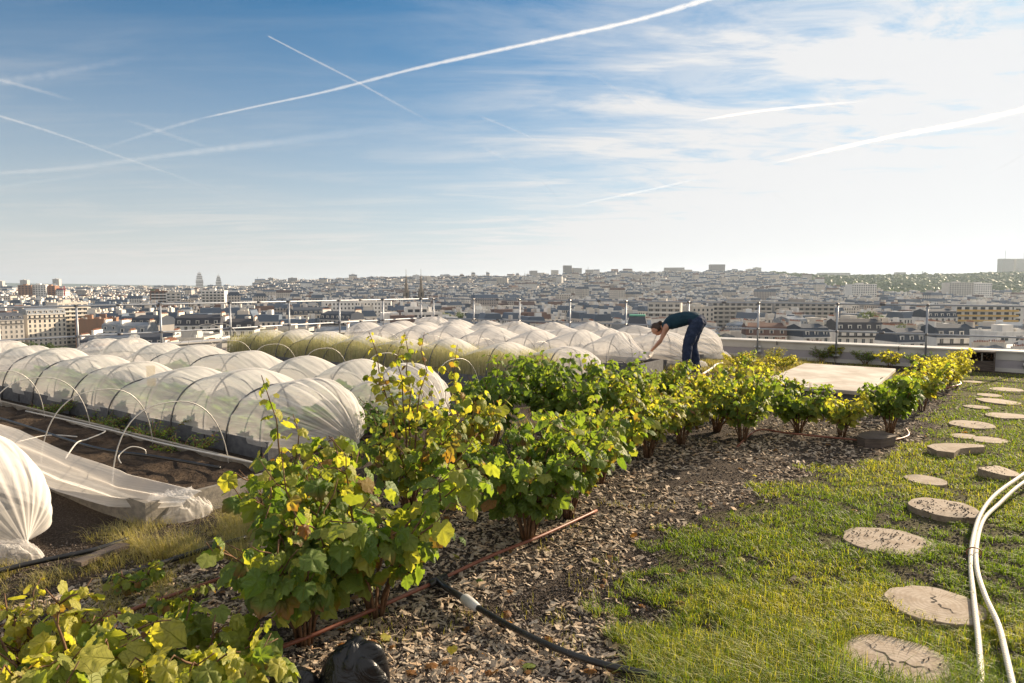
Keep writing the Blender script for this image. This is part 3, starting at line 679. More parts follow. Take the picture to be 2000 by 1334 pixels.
# ---------------------------------------------------------------- log slices
def log_slice(px, py, wpx, label, z=.03, tilt=(0, 0), cut=None, h=.05, cracks=(), mtop='endgrain', squash=1., seed=0):
    c = at(px, py, z); r_ = wpx / 2 * c.y / FPX; rg = np.random.default_rng(seed + 5)
    n = 56; out = []
    for i in range(n):
        t = 2 * math.pi * i / n; rr = r_ * (1 + .05 * math.sin(2 * t + seed) + .028 * math.sin(5 * t + seed * 2) + .012 * math.sin(11 * t + seed * 3) + rg.uniform(-.012, .008))
        x, y = rr * math.cos(t), rr * math.sin(t) * squash
        if cut:
            for (cx, cy, lim) in cut:
                dd = x * cx + y * cy
                if dd > lim * r_: x -= (dd - lim * r_) * cx; y -= (dd - lim * r_) * cy
        out.append((x, y))
    e = empty('log_slice', c); e.rotation_euler = (tilt[0], tilt[1], 0)
    q = MB(); inner = [(x * .985, y * .985) for x, y in out]
    q.add([(x, y, -.003) for x, y in inner] + [(0, 0, 0)], [(i, (i + 1) % n, n) for i in range(n)])
    q.build('top_face', M[mtop], e)
    q = MB(); q.add([(x, y, -.007) for x, y in out] + [(x, y, -.007 - h) for x, y in out] + [(x, y, -.003) for x, y in inner],
                    [(i, n + i, n + (i + 1) % n, (i + 1) % n) for i in range(n)] + [(2 * n + i, i, (i + 1) % n, 2 * n + (i + 1) % n) for i in range(n)], 0)
    q.build('bark_edge', M['rim'], e)
    for (ang_, l0, l1, wd) in cracks:
        ca, sa = math.cos(ang_), math.sin(ang_); q = MB(); left = []; right = []
        for s_ in range(9):
            t = s_ / 8; l = (l0 + (l1 - l0) * t) * r_; ww = wd * (1.05 - t * .85) * (1 + .5 * math.sin(s_ * 2.3)) ; off = .012 * math.sin(s_ * 1.7 + seed)
            left.append((ca * l - sa * (off + ww), sa * l + ca * (off + ww), .0008)); right.append((ca * l - sa * (off - ww), sa * l + ca * (off - ww), .0008))
        q.add(left + right, [(i, i + 1, 9 + i + 1, 9 + i) for i in range(8)][:]); q.f = [f[::-1] for f in q.f]; q.build('crack', M['crack'], e)
    tag(e, label, 'log slice', 'round log slices set as stepping stones in the grass'); return e
LOGS = [
    (1750, 1292, 225, 'largest log slice at the bottom of the picture, with a forked crack', .03, (0, 0), None, ((-.5, .05, .7, .006), (1.9, .0, .8, .006), (3.6, .1, .6, .004))),
    (1826, 1178, 178, 'cracked log slice touching the white hoses, second from the bottom', .03, (0, .02), None, ((1.1, .0, .55, .007), (-1.2, .05, .6, .006))),
    (1733, 1054, 158, 'dark speckled log slice with a curved crack, left of where the hoses are tied', .03, (0, 0), None, ((.7, .0, .7, .005), (3.4, .0, .5, .004))),
    (1844, 990, 120, 'raised log slice covered with black gravel, left of the hose bend', .055, (.02, 0), None, ((.5, .2, .8, .004),)),
    (1808, 936, 74, 'small plain pale log slice in the middle of the lawn', .03, (0, 0), None, ()),
    (1946, 916, 78, 'tilted log slice with one cut edge, above the hose bend', .06, (.05, .10), ((-.5, .87, .45),), ((1.0, .1, .6, .003),)),
    (1898, 828, 82, 'flat pale log slice beyond the thick half slice', .03, (0, 0), None, ((.6, .0, .8, .006),)),
    (1885, 851, 52, 'grey broken log slice piece behind the thick half slice, the left piece', .02, (0, 0), ((.8, -.5, .6),), ()),
    (1932, 858, 66, 'grey broken log slice piece behind the thick half slice, the right piece', .02, (0, 0), ((-.8, .5, .7),), ()),
    (1972, 812, 78, 'log slice cut by the right picture edge, level with the dark wood block', .03, (0, 0), ((0, -1, .6),), ()),
    (1908, 794, 44, 'small log slice half way to the wooden box', .03, (0, 0), None, ()),
    (1950, 783, 74, 'thin dark edged log slice half way to the guard rail, right of its neighbour', .03, (0, .03), None, ()),
    (1932, 771, 44, 'small pale log slice beyond the thin dark edged one', .02, (0, 0), None, ()),
    (1966, 760, 58, 'pale log slice near the parapet at the right', .02, (0, 0), None, ()),
    (1900, 745, 34, 'farthest log slice, right in front of the wooden box', .02, (0, 0), None, ()),
]
for i, L in enumerate(LOGS): log_slice(L[0], L[1], L[2], L[3], L[4] - (.016 if L[4] <= .03 else .01), L[5], L[6], h=.06, cracks=L[7], seed=i)
# thick piece, shaped like a slab with a stepped side
def block(name, label, cat, pts, z0, z1, mats, seed=0):
    e = empty(name, at(*pts[0], 0)); tops = [at(x, y, z1) for x, y in pts]; n = len(tops)
    q = MB(); q.add([p for p in tops], [list(range(n))]); me_ = rel(q, e).build('top_face', mats[0], e)
    q = MB(); q.add([p - Vector((0, 0, .002)) for p in tops] + [Vector((p.x, p.y, z0)) for p in tops], [(i, (i + 1) % n, n + (i + 1) % n, n + i) for i in range(n)]); rel(q, e).build('side', mats[1], e)
    return tag(e, label, cat)
block('wood_slab', 'thick pale wooden half slice with a stepped front edge, left of the lawn path', 'log slice', [(1810, 871), (1822, 867), (1850, 865), (1890, 866), (1921, 869), (1923, 873), (1895, 874), (1876, 876), (1868, 881), (1864, 884), (1830, 880)], -.01, .055, (M['endgrain'], M['rim']))
block('wood_block', 'dark weathered wood block lying at the foot of the bush before the slab', 'wood block', [(1674, 850), (1688, 843), (1716, 841), (1748, 848), (1750, 852), (1722, 858), (1690, 857), (1677, 853)], -.01, .085, (M['darkwood'], M['darkwood']))

# wooden insect box at the parapet
pb = at(1916, 727, 0); a_, b_ = ab(pb); b_ = B_PAR - .10
e = empty('wooden_box', W(a_, b_)); e.rotation_euler = (0, 0, YAW)
def lb(name, x0, x1, y0, y1, z0, z1, mt):
    q = MB(); q.box(x0, x1, y0, y1, z0, z1); return q.build(name, M[mt], e)
# local +y is away from the wall (V points out, local y = -V... U x up), front at +y
lb('side_panel', -.215, -.185, -.07, .08, -.02, .375, 'darkwood'); lb('side_panel', .185, .215, -.07, .08, -.02, .375, 'darkwood')
lb('top_board', -.184, .184, -.07, .08, .345, .375, 'darkwood'); lb('shelf', -.184, .184, -.07, .075, .165, .185, 'darkwood'); lb('bottom_board', -.184, .184, -.07, .075, .0, .02, 'darkwood')
lb('back_panel', -.184, .184, -.088, -.072, .0, .345, 'crack'); lb('divider', -.012, .012, -.07, .07, .187, .343, 'board'); lb('lower_front', -.183, .183, .045, .06, .022, .163, 'darkwood')
q = MB()
for i in range(26):
    x = -.17 + .34 * random.random(); z = .195 + .13 * random.random(); q.tube([(x, -.06, z), (x + random.uniform(-.01, .01), .05, z)], .008, 6)
q.build('reed_filling', M['stem'], e); tag(e, 'small dark open wooden box with a shelf, fixed to the parapet', 'insect box')

# black plastic sacks at the bottom edge
m, kk, o = mat('black_sack'); tc = kk.new('ShaderNodeTexCoord').outputs['Object']
n = kk.noise(tc, 9, 4, .5, 2.0); kk.link(principled(kk, (.006, .006, .008), .33, 0, .5, n, .6, .03), o.inputs[0]); M['sack'] = m
def sack(label, c, rx, ry, rz_, seed, lean):
    n1_, n2_ = 90, 60; P = []
    for i in range(n2_):
        phv = math.pi * i / (n2_ - 1)
        for j in range(n1_):
            tv = 2 * math.pi * j / n1_; x, y, z = math.sin(phv) * math.cos(tv), math.sin(phv) * math.sin(tv), math.cos(phv)
            nn = abs(float(vnoise(x * 1.5 + seed, y * 1.5 + z * 1.1, 1.)) - .5) * .9 + .22 * abs(float(vnoise(x * 3.4 + seed, y * 3.4 - z * 1.2 + 9, 1.)) - .5) + .012 * math.sin(tv * 9 + 3 * z)
            r_ = .80 + .5 * nn; P.append((x * rx * r_ + lean * z * rx, y * ry * r_, max(z, -.3) * rz_ * r_ * (1.1 if z > 0 else 1)))
    F = np.array([(i * n1_ + j, (i + 1) * n1_ + j, (i + 1) * n1_ + (j + 1) % n1_, i * n1_ + (j + 1) % n1_) for i in range(n2_ - 1) for j in range(n1_)])
    ob = newobj('black_sack', fastmesh('black_sack', np.array(P), F, True), None, [M['sack']]); ob.location = c; return tag(ob, label, 'sack')
sack('shiny black plastic sack standing at the bottom edge, the taller right one', Vector((-.62, 2.50, .0)), .165, .13, .27, 4, .10)
sack('shiny black plastic sack slumped at the bottom edge, the lower left one', Vector((-.83, 2.46, .0)), .13, .11, .17, 9, 0)

# ================================================================ CITY
def wall_mat(name, c1, c2, c3, streaks=.25):
    m, kk, o = mat(name); rnd = kk.new('ShaderNodeObjectInfo').outputs['Random']; tc = kk.new('ShaderNodeTexCoord').outputs['Object']
    base = kk.mix(kk.ramp(rnd, 0., .5, 0, 1, 'LINEAR'), c4(c1), c4(c2)); base = kk.mix(kk.ramp(rnd, .5, 1., 0, 1, 'LINEAR'), base, c4(c3))
    n = kk.noise(kk.mapping(tc, scale=(.5, .5, .12)), 1.0, 4, .6)
    cc = kk.mix(kk.math('MULTIPLY', kk.ramp(n, .4, .75), streaks), base, (.16, .15, .14, 1))
    kk.link(principled(kk, cc, .9, 0, .2), o.inputs[0]); return m
M['w_cream'] = wall_mat('render_cream', (.66, .58, .47), (.72, .67, .60), (.58, .52, .45))
M['w_white'] = wall_mat('render_white', (.72, .70, .67), (.80, .78, .75), (.60, .58, .55))
M['w_grey'] = wall_mat('render_grey', (.30, .30, .31), (.42, .40, .38), (.24, .22, .21))
M['w_brick'] = wall_mat('brickwork', (.28, .14, .09), (.36, .22, .15), (.20, .12, .09))
M['w_conc'] = wall_mat('concrete_panels', (.50, .47, .43), (.58, .55, .50), (.44, .42, .40))
m, kk, o = mat('zinc_roof'); rnd = kk.new('ShaderNodeObjectInfo').outputs['Random']; tc = kk.new('ShaderNodeTexCoord').outputs['Object']
wv = kk.new('ShaderNodeTexWave'); kk.link(tc, wv.inputs[0]); wv.inputs['Scale'].default_value = .75
cc = kk.mix(rnd, (.12, .14, .17, 1), (.23, .25, .28, 1)); cc = kk.mix(kk.ramp(kk.noise(tc, .5, 4), .4, .7), cc, (.30, .31, .32, 1)); cc = kk.mix(kk.ramp(wv.outputs['Fac'], .9, 1., 0, .5), cc, (.08, .09, .1, 1))
kk.link(principled(kk, cc, .42, .25, .5), o.inputs[0]); M['zinc'] = m
M['slate'] = wall_mat('slate_roof', (.05, .065, .09), (.075, .085, .11), (.06, .06, .07), .1)
M['tile'] = wall_mat('tile_roof', (.19, .10, .07), (.16, .09, .07), (.13, .09, .08), .3)
M['gravelroof'] = wall_mat('flat_roof_gravel', (.34, .33, .31), (.48, .46, .43), (.22, .22, .22), .4)
M['pots'] = simple('clay_pots', (.22, .10, .065), (.32, .17, .11), .8, .85)
m, kk, o = mat('window_glass'); kk.link(principled(kk, (.035, .045, .06), .12, 0, .7), o.inputs[0]); M['glass'] = m
M['frame'] = simple('window_frame', (.60, .58, .54), (.66, .64, .60), 2., .7)
M['dark_rail'] = simple('balcony_iron', (.03, .03, .035), (.05, .05, .05), 1, .6)
M['yellow_panel'] = simple('yellow_panel', (.60, .38, .12), (.66, .44, .16), 1., .8)
M['red_panel'] = simple('red_panel', (.45, .04, .05), (.5, .06, .07), 1., .8)
M['stone_dark'] = simple('church_stone', (.14, .115, .09), (.22, .18, .14), .3, .9)
M['copper'] = simple('copper_green', (.10, .36, .26), (.16, .45, .33), 1., .7)

def win_mesh(ww, wh, lintel=True):
    q = MB(); t = .10
    q.box(-ww / 2 - t, ww / 2 + t, -.10, .02, -wh / 2 - t, -wh / 2, 0); q.box(-ww / 2 - t, ww / 2 + t, -.06, .02, wh / 2, wh / 2 + t, 0)
    q.box(-ww / 2 - t, -ww / 2, -.05, .02, -wh / 2, wh / 2, 0); q.box(ww / 2, ww / 2 + t, -.05, .02, -wh / 2, wh / 2, 0)
    q.box(-.04, .04, -.045, .0, -wh / 2, wh / 2, 0)
    q.add([(-ww / 2, -.02, -wh / 2), (ww / 2, -.02, -wh / 2), (ww / 2, -.02, wh / 2), (-ww / 2, -.02, wh / 2)], [(0, 1, 2, 3)], 1)
    me = fastmesh('window', np.array(q.v), q.f, False, q.m); me.materials.append(M['frame']); me.materials.append(M['glass']); return me
WINME = win_mesh(1.15, 1.9); WINWIDE = win_mesh(2.4, 1.5)
def add_windows(e, wallmb, w_, d_, floors, fh, z0, parts, me=None, ww=1.15, wh=1.9, pitch=2.7, sides='fb', cap=90, wallname='window'):
    """window openings on the facades; as part objects or inside the wall mesh"""
    me = me or WINME; spots = []
    n = max(1, int((w_ - 1.2) / pitch)); n2 = max(1, int((d_ - 1.2) / pitch))
    for f in range(floors):
        z = z0 + fh * f + fh * .52
        for i in range(n):
            x = (i - (n - 1) / 2) * (w_ / n)
            if 'f' in sides: spots.append((x, -d_ / 2, z, 0))
            if 'b' in sides: spots.append((x, d_ / 2, z, math.pi))
        for i in range(n2):
            y = (i - (n2 - 1) / 2) * (d_ / n2)
            if 'r' in sides: spots.append((w_ / 2, y, z, math.pi / 2))
            if 'l' in sides: spots.append((-w_ / 2, y, z, -math.pi / 2))
    for i, (x, y, z, rz) in enumerate(spots):
        if parts and i < cap:
            o = bpy.data.objects.new(wallname, me); col.objects.link(o); o.parent = e; o.location = (x, y, z); o.rotation_euler = (0, 0, rz)
        elif not (parts and i >= cap and False):
            c, s = math.cos(rz), math.sin(rz)
            def tr(px_, py_, pz_): return (x + px_ * c - py_ * s, y + px_ * s + py_ * c, z + pz_)
            wallmb.add([tr(-ww / 2, -.03, -wh / 2), tr(ww / 2, -.03, -wh / 2), tr(ww / 2, -.03, wh / 2), tr(-ww / 2, -.03, wh / 2)], [(0, 1, 2, 3)], 1)

def chimney_stack(e, x, y, z0, z1, ln, along='y', th=.7, mt='w_cream'):
    q = MB(); hx, hy = (th / 2, ln / 2) if along == 'y' else (ln / 2, th / 2)
    q.box(x - hx, x + hx, y - hy, y + hy, z0, z1, 0); q.box(x - hx - .08, x + hx + .08, y - hy - .08, y + hy + .08, z1, z1 + .15, 0)
    n = max(2, int(ln / .65))
    for i in range(n):
        t = (i - (n - 1) / 2) * .62; cx, cy = (x, y + t) if along == 'y' else (x + t, y)
        hpot = .4 + .35 * random.random(); q.frustum(cx - .13, cx + .13, cy - .13, cy + .13, z1 + .15, z1 + .15 + hpot, .04, .04, 1)
    q.build('chimney', [M[mt], M['pots']], e)

def haussmann(w_=14, d_=12, floors=6, wall='w_cream', roofm='zinc', parts=False, fh=3.1, attic=2, sides='fb'):
    e = empty('apartment_house'); H = floors * fh + .6
    q = MB(); q.box(-w_ / 2, w_ / 2, -d_ / 2, d_ / 2, -12, H, 0)
    add_windows(e, q, w_, d_, floors, fh, .6, parts, sides=sides)
    for zc in (fh * 1 + .5, fh * (floors - 1) + .5, H - .35):
        for s in (-1, 1): 
            y0, y1 = sorted((s * d_ / 2, s * (d_ / 2 + (.55 if zc > H - .4 else .4)))); q.box(-w_ / 2, w_ / 2, y0, y1, zc, zc + .22, 0)
    for zc in (fh * (floors - 1) + .74,):
        for s in (-1, 1):
            y0, y1 = sorted((s * (d_ / 2 + .33), s * (d_ / 2 + .37))); q.box(-w_ / 2 + .3, w_ / 2 - .3, y0, y1, zc, zc + .75, 2)
    q.build('wall', [M[wall], M['glass'], M['dark_rail']], e)
    # mansard
    r = MB(); rh = 3.3 if attic > 1 else 2.6
    r.add([(-w_ / 2, -d_ / 2, H), (w_ / 2, -d_ / 2, H), (w_ / 2, d_ / 2, H), (-w_ / 2, d_ / 2, H), (-w_ / 2, -d_ / 2 + 1.3, H + rh), (w_ / 2, -d_ / 2 + 1.3, H + rh), (w_ / 2, d_ / 2 - 1.3, H + rh), (-w_ / 2, d_ / 2 - 1.3, H + rh), (-w_ / 2, 0, H + rh + 1.3), (w_ / 2, 0, H + rh + 1.3)],
          [(0, 1, 5, 4), (2, 3, 7, 6), (4, 5, 9, 8), (6, 7, 8, 9), (1, 2, 6, 9, 5), (3, 0, 4, 8, 7)], 0)
    n = max(2, int(w_ / 3.2))
    rf = r.build('roof', [M[roofm]], e)
    for s in (-1, 1):
        dm = MB()
        for i in range(n):
            if parts: dm = MB()
            x = (i - (n - 1) / 2) * (w_ / n); y0, y1 = sorted((s * (d_ / 2 - .35), s * (d_ / 2 - 1.6)))
            dm.box(x - .7, x + .7, y0, y1, H + .35, H + 2.25, 0); yy = s * (d_ / 2 - .33)
            vs = [(x - .45, yy, H + .6), (x + .45, yy, H + .6), (x + .45, yy, H + 2.0), (x - .45, yy, H + 2.0)]
            dm.add(vs, [(0, 1, 2, 3)] if s < 0 else [(3, 2, 1, 0)], 1)
            dm.box(x - .8, x + .8, min(y0, y1) - (.1 if s < 0 else 0), max(y0, y1) + (.1 if s > 0 else 0), H + 2.25, H + 2.37, 2)
            if parts: dm.build('dormer', [M[wall], M['glass'], M['zinc']], rf)
        if not parts: dm.build('dormer_row', [M[wall], M['glass'], M['zinc']], rf)
    chimney_stack(e, -w_ / 2 + .4, random.uniform(-1, 1), H, H + rh + 2.1, d_ * .55, mt=wall); chimney_stack(e, w_ / 2 - .4, random.uniform(-2, 2), H, H + rh + 1.9, d_ * .4, mt='w_cream')
    return e
def flat_block(w_=18, d_=12, floors=7, wall='w_white', parts=False, fh=2.9, balcony=False, sides='fb', roofbits=True, bal_m='w_white', name='apartment_block', wide=True, gap=False):
    e = empty(name); H = floors * fh + .4
    q = MB(); q.box(-w_ / 2, w_ / 2, -d_ / 2, d_ / 2, -12, H, 0)
    add_windows(e, q, w_, d_, floors, fh, .3, parts, WINWIDE if wide else WINME, *((2.4, 1.5, 3.6) if wide else (1.15, 1.6, 2.6)), sides)
    q.box(-w_ / 2 - .1, w_ / 2 + .1, -d_ / 2 - .1, -d_ / 2 + .2, H, H + .7, 0); q.box(-w_ / 2 - .1, w_ / 2 + .1, d_ / 2 - .2, d_ / 2 + .1, H, H + .7, 0)
    q.box(-w_ / 2 - .1, -w_ / 2 + .2, -d_ / 2 + .2, d_ / 2 - .2, H, H + .7, 0); q.box(w_ / 2 - .2, w_ / 2 + .1, -d_ / 2 + .2, d_ / 2 - .2, H, H + .7, 0)
    q.build('wall', [M[wall], M['glass']], e)
    if balcony:
        for f in range(1, floors):
            b = MB(); z = f * fh
            for s in (-1, 1):
                if s < 0 and 'f' not in sides: continue
                if s > 0 and 'b' not in sides: continue
                y0, y1 = sorted((s * d_ / 2, s * (d_ / 2 + 1.3))); b.box(-w_ / 2 + .4, w_ / 2 - .4, y0, y1, z, z + .15)
                y0, y1 = sorted((s * (d_ / 2 + 1.2), s * (d_ / 2 + 1.3))); b.box(-w_ / 2 + .4, w_ / 2 - .4, y0, y1, z + .15, z + 1.05)
            b.build('balcony', M[bal_m], e)
    r = MB(); r.add([(-w_ / 2 + .2, -d_ / 2 + .2, H + .02), (w_ / 2 - .2, -d_ / 2 + .2, H + .02), (w_ / 2 - .2, d_ / 2 - .2, H + .02), (-w_ / 2 + .2, d_ / 2 - .2, H + .02)], [(0, 1, 2, 3)])
    r.build('roof', M['gravelroof'], e)
    if roofbits:
        b = MB(); b.box(-w_ * .2, w_ * .05, -d_ * .2, d_ * .2, H, H + 2.6); b.box(w_ * .2, w_ * .3, -d_ * .1, d_ * .1, H, H + 1.3); b.build('lift_housing', M[wall], e)
        for i in range(3):
            v_ = MB(); x = random.uniform(-.45, .45) * w_; y = random.uniform(-.35, .35) * d_; v_.box(x - .35, x + .35, y - .35, y + .35, H, H + 1.4); v_.build('vent', M['frame'], e)
    return e
def gable(w_=12, d_=9, floors=3, wall='w_cream', roofm='tile', parts=False, fh=3.0, slope=3.0):
    e = empty('house'); H = floors * fh
    q = MB(); q.box(-w_ / 2, w_ / 2, -d_ / 2, d_ / 2, -14, H, 0); q.add([(-w_ / 2, -d_ / 2, H), (-w_ / 2, d_ / 2, H), (-w_ / 2, 0, H + slope - .06)], [(0, 2, 1)], 0); q.add([(w_ / 2, -d_ / 2, H), (w_ / 2, d_ / 2, H), (w_ / 2, 0, H + slope - .06)], [(0, 1, 2)], 0)
    add_windows(e, q, w_, d_, floors, fh, .3, parts, ww=1.1, wh=1.5)
    q.build('wall', [M[wall], M['glass']], e)
    r = MB(); y = d_ / 2 + .3; z = H - .2
    r.add([(-w_ / 2 - .2, -y, z), (w_ / 2 + .2, -y, z), (w_ / 2 + .2, 0, H + slope), (-w_ / 2 - .2, 0, H + slope), (-w_ / 2 - .2, y, z), (w_ / 2 + .2, y, z)], [(0, 1, 2, 3), (3, 2, 5, 4)])
    for s in (-1, 1):
        for i in range(2):
            x = (-.25 + .5 * i) * w_; r.box(x - .4, x + .4, *sorted((s * y * .45, s * y * .62)), H + slope * .45, H + slope * .6, 0)
    r.build('roof', [M[roofm]], e); chimney_stack(e, w_ * .42, 0, H + slope * .4, H + slope + 1.3, 2.4, mt=wall); chimney_stack(e, -w_ * .42, d_ * .2, H + slope * .3, H + slope + .9, 1.6, mt='w_brick')
    return e

RES = []      # reserved discs so that generic blocks leave the landmarks alone
def reserve(x, y, r_): RES.append((x, y, r_))
def hero(px0, px1, pytop, Y, rz=0., extra=0.):
    xc = (px0 + px1) / 2; X = (xc - 1000) / FPX * Y; w_ = (px1 - px0) * Y / FPX; ztop = HC + (561 - pytop) * Y / FPX
    g = float(ground_z(X, Y)); reserve(X, Y, w_ * .55 + 8); return X, w_, ztop, g
def put(e, X, Y, z, rz, label, cat='building', group=None):
    e.location = (X, Y, z); e.rotation_euler = (0, 0, rz); return tag(e, label, cat, group)

# ---- named landmarks
def hb(px0, px1, pytop, Y, label, rz=0., depth=14, kind='flat', fh=2.9, dw=1., **kw):
    X, w_, zt, g = hero(px0, px1, pytop, Y)
    w_ *= dw
    if kind == 'flat':
        fl = max(2, int(round((zt - g - 1.0) / fh))); e = flat_block(w_, depth, fl, fh=fh, **kw); top = fl * fh + 1.1
    else:
        rh = 4.6; fl = max(2, int(round((zt - g - rh) / fh))); e = haussmann(w_, depth, fl, fh=fh, **kw); top = fl * fh + rh + .6
    return put(e, X, Y, zt - top, rz, label)
# left: sunlit cream buildings with a grey blind side
Xl = lambda px, Y: (px - 1000) / FPX * Y
def fixed(e, px, pytop, Y, top, rz, label, cat='building', group=None, res=14):
    X = Xl(px, Y); reserve(X, Y, res); return put(e, X, Y, HC + (561 - pytop) * Y / FPX - top, rz, label, cat, group)
# facade normals: local -y is the front. rz turns front towards the sun for the lit ones
fixed(haussmann(24, 19, 8, 'w_cream', 'zinc', True, 3.0, sides='fb'), 76, 603, 455, 8 * 3 + 4, R(62), 'tall cream apartment house at far left, sunlit front, blank grey side wall', res=22)
fixed(flat_block(20, 15, 10, 'w_cream', True, 2.8, True, 'f', bal_m='w_cream'), 132, 589, 475, 29.5, R(60), 'cream apartment block with stacked balconies next to the tall cream house at far left', res=18)
fixed(haussmann(15, 14, 6, 'w_grey', 'slate', True, 3.0), 8, 612, 430, 22.6, R(64), 'dark roofed house cut by the left picture edge', res=14)
fixed(flat_block(13, 16, 5, 'w_brick', True, 3.0, False, 'r', wide=False), 178, 622, 360, 16, R(25), 'row house with tall brown gable walls below the left guard rail', res=13)
fixed(flat_block(12, 14, 5, 'w_brick', False, 3.0, False, 'f', wide=False), 205, 620, 385, 16, R(25), 'second brown gable-walled house beside the first below the left guard rail', res=12)
hb(352, 436, 614, 300, 'long grey-white apartment house with a slate mansard seen between the left railing posts', R(6), 12, 'h', wall='w_white', roofm='slate', parts=True, attic=2)
hb(268, 330, 615, 325, 'slate mansard house left of the long grey-white one', R(-12), 12, 'h', wall='w_grey', roofm='slate', parts=True)
hb(442, 500, 622, 285, 'dark slate roofed house right of the long grey-white one', R(10), 12, 'h', wall='w_white', roofm='slate', parts=True)
hb(297, 326, 568, 720, 'brown and white striped high block left of its twin, beyond the left guard rail', R(30), 16, wall='w_brick', balcony=True, fh=3)
hb(326, 352, 571, 725, 'paler wing of the brown and white high block', R(30), 14, wall='w_conc', balcony=True, fh=3)
hb(400, 442, 567, 730, 'wide white and dark banded slab block right of the brown striped one', R(8), 14, wall='w_white', balcony=True, fh=3)
hb(44, 66, 557, 1130, 'dark brown tower block at the far left skyline', R(20), 22, wall='w_brick', fh=3)
hb(68, 95, 556, 1140, 'white striped block between dark wings at the far left', R(15), 20, wall='w_white', fh=3)
hb(95, 113, 558, 1150, 'dark red-brown wing right of the white striped block at the far left', R(15), 20, wall='w_brick', fh=3)
for (a, b, t, Y, l) in [(0, 10, 549, 2500, 'slim pale tower at the very left edge of the skyline'), (46, 58, 547, 2400, 'pale tower standing behind the brown block at the far left skyline'), (109, 120, 545, 2350, 'round-topped pale tower on the left skyline, alone above the roofs'), (526, 536, 543, 2500, 'small pale tower on the skyline left of the grey twin block'), (565, 582, 543, 2200, 'grey twin-shaft tower block on the skyline left of centre')]:
    hb(a, b, t, Y, l, R(15), 22, wall='w_grey' if 'grey' in l else 'w_conc', fh=3)
# stepped towers
def stepped(px, t, Y, wpx, label):
    X, w_, zt, g = hero(px - wpx / 2, px + wpx / 2, t, Y); e = empty('tower'); q = MB(); Hh = zt - g + 6
    for i, (f, z1) in enumerate(((1., .72), (.78, .88), (.5, 1.))):
        z0 = 0 if i == 0 else (.72, .88)[i - 1]; a = w_ * f / 2; q.box(-a, a, -a, a, Hh * z0, Hh * z1)
        n = int(Hh * (z1 - z0) / 6)
        for j in range(n):
            zc = Hh * z0 + 6 * j + 2; q.box(-a - .3, a + .3, -a - .3, a + .3, zc, zc + 2.2, 1)
    q.build('wall', [M['w_white'], M['glass']], e); q = MB(); q.tube([(0, 0, Hh), (0, 0, Hh + 9)], .5, 5); q.build('mast', M['clamp'], e)
    return put(e, X, Y, g - 6, R(25), label, 'tower')
stepped(392, 533, 2700, 13, 'tallest stepped glass and white tower on the left skyline'); stepped(429, 539, 2750, 10, 'darker stepped tower just right of the tallest on the left skyline'); stepped(505, 546, 2300, 11, 'rounded grey tower on the skyline left of the twin spires')
# white modernist block in the middle and the long white arcade-like buildings
def terrace_block():
    X, w_, zt, g = hero(745, 862, 600, 400); e = empty('modern_block')
    q = MB(); Hh = zt + 38; w2 = w_ / 2
    q.box(-w2, -w2 * .45, -9, 9, -8, Hh - 3); q.build('blind_wing', M['w_white'], e)
    for i, (x0, x1, z0, z1, dy) in enumerate(((-w2 * .45, w2, -8, Hh - 10, 0.), (-w2 * .45, w2 * .95, Hh - 10, Hh - 6.6, 1.), (-w2 * .30, w2 * .99, Hh - 6.6, Hh - 3.2, 2.2), (-w2 * .2, w2 * .5, Hh - 3.2, Hh, 4.))):
        q = MB(); q.box(x0 + .01, x1, -9 + dy, 9, z0, z1 - .01, 0); q.box(x0 + .3, x1 - .3, -9.35 + dy, -9.02 + dy, z1 - .9, z1 + .5, 0)
        n = int((x1 - x0) / 4)
        for j in range(n):
            xx = x0 + 1 + j * 4; q.add([(xx, -9.03 + dy, z1 - 2.9), (xx + 2.9, -9.03 + dy, z1 - 2.9), (xx + 2.9, -9.03 + dy, z1 - 1.1), (xx, -9.03 + dy, z1 - 1.1)], [(0, 1, 2, 3)], 1)
            if i == 0:
                for zz_ in range(5): q.add([(xx, -9.03, zz_ * 3.4), (xx + 2.6, -9.03, zz_ * 3.4), (xx + 2.6, -9.03, zz_ * 3.4 + 1.8), (xx, -9.03, zz_ * 3.4 + 1.8)], [(0, 1, 2, 3)], 1)
        q.build('storey', [M['w_white'], M['glass']], e)
    q = MB(); q.box(w2 * .0, w2 * .2, 2, 6, Hh, Hh + 2.8); q.box(w2 * .6, w2 * .7, 2, 5, Hh - 3.2, Hh); q.build('roof_hut', M['w_white'], e)
    return put(e, X, 400, -38, R(14), 'bright white stepped modern block with roof terraces behind the guard rail corner')
terrace_block()
hb(632, 696, 588, 560, 'long white block with tall dark windows left of the stepped white block', R(24), 16, wall='w_white', wide=False, fh=3.3)
hb(700, 764, 588, 590, 'long white block with regular windows directly behind the stepped white block', R(8), 16, wall='w_white', wide=False, fh=3.3)
fixed(haussmann(26, 12, 5, 'w_cream', 'slate', False), 605, 602, 430, 20, R(40), 'brown and grey mansard house with many chimneys in front of the long white block')
fixed(haussmann(22, 12, 5, 'w_white', 'slate', False), 668, 610, 380, 20, R(-28), 'mansard house with a row of dormers in front of the long white block')
hb(1268, 1330, 589, 420, 'beige slab block with balconies on its right end, behind the bending person\'s head', R(-18), 15, wall='w_conc', balcony=True, sides='f', parts=True)
hb(1340, 1385, 598, 445, 'low grey block behind the railing post next to the bending person', R(10), 16, wall='w_conc', wide=False)
hb(1388, 1500, 588, 470, 'long grey banded slab block right of the person, its left half', R(-6), 15, wall='w_grey', balcony=True, bal_m='w_conc')
hb(1508, 1620, 589, 478, 'long grey banded slab block right of the person, its right half', R(-6), 15, wall='w_grey', balcony=True, bal_m='w_conc')
hb(1860, 1970, 594, 400, 'white apartment slab with yellow bands at the right', R(-10), 14, wall='w_white', balcony=True, bal_m='yellow_panel', parts=True)
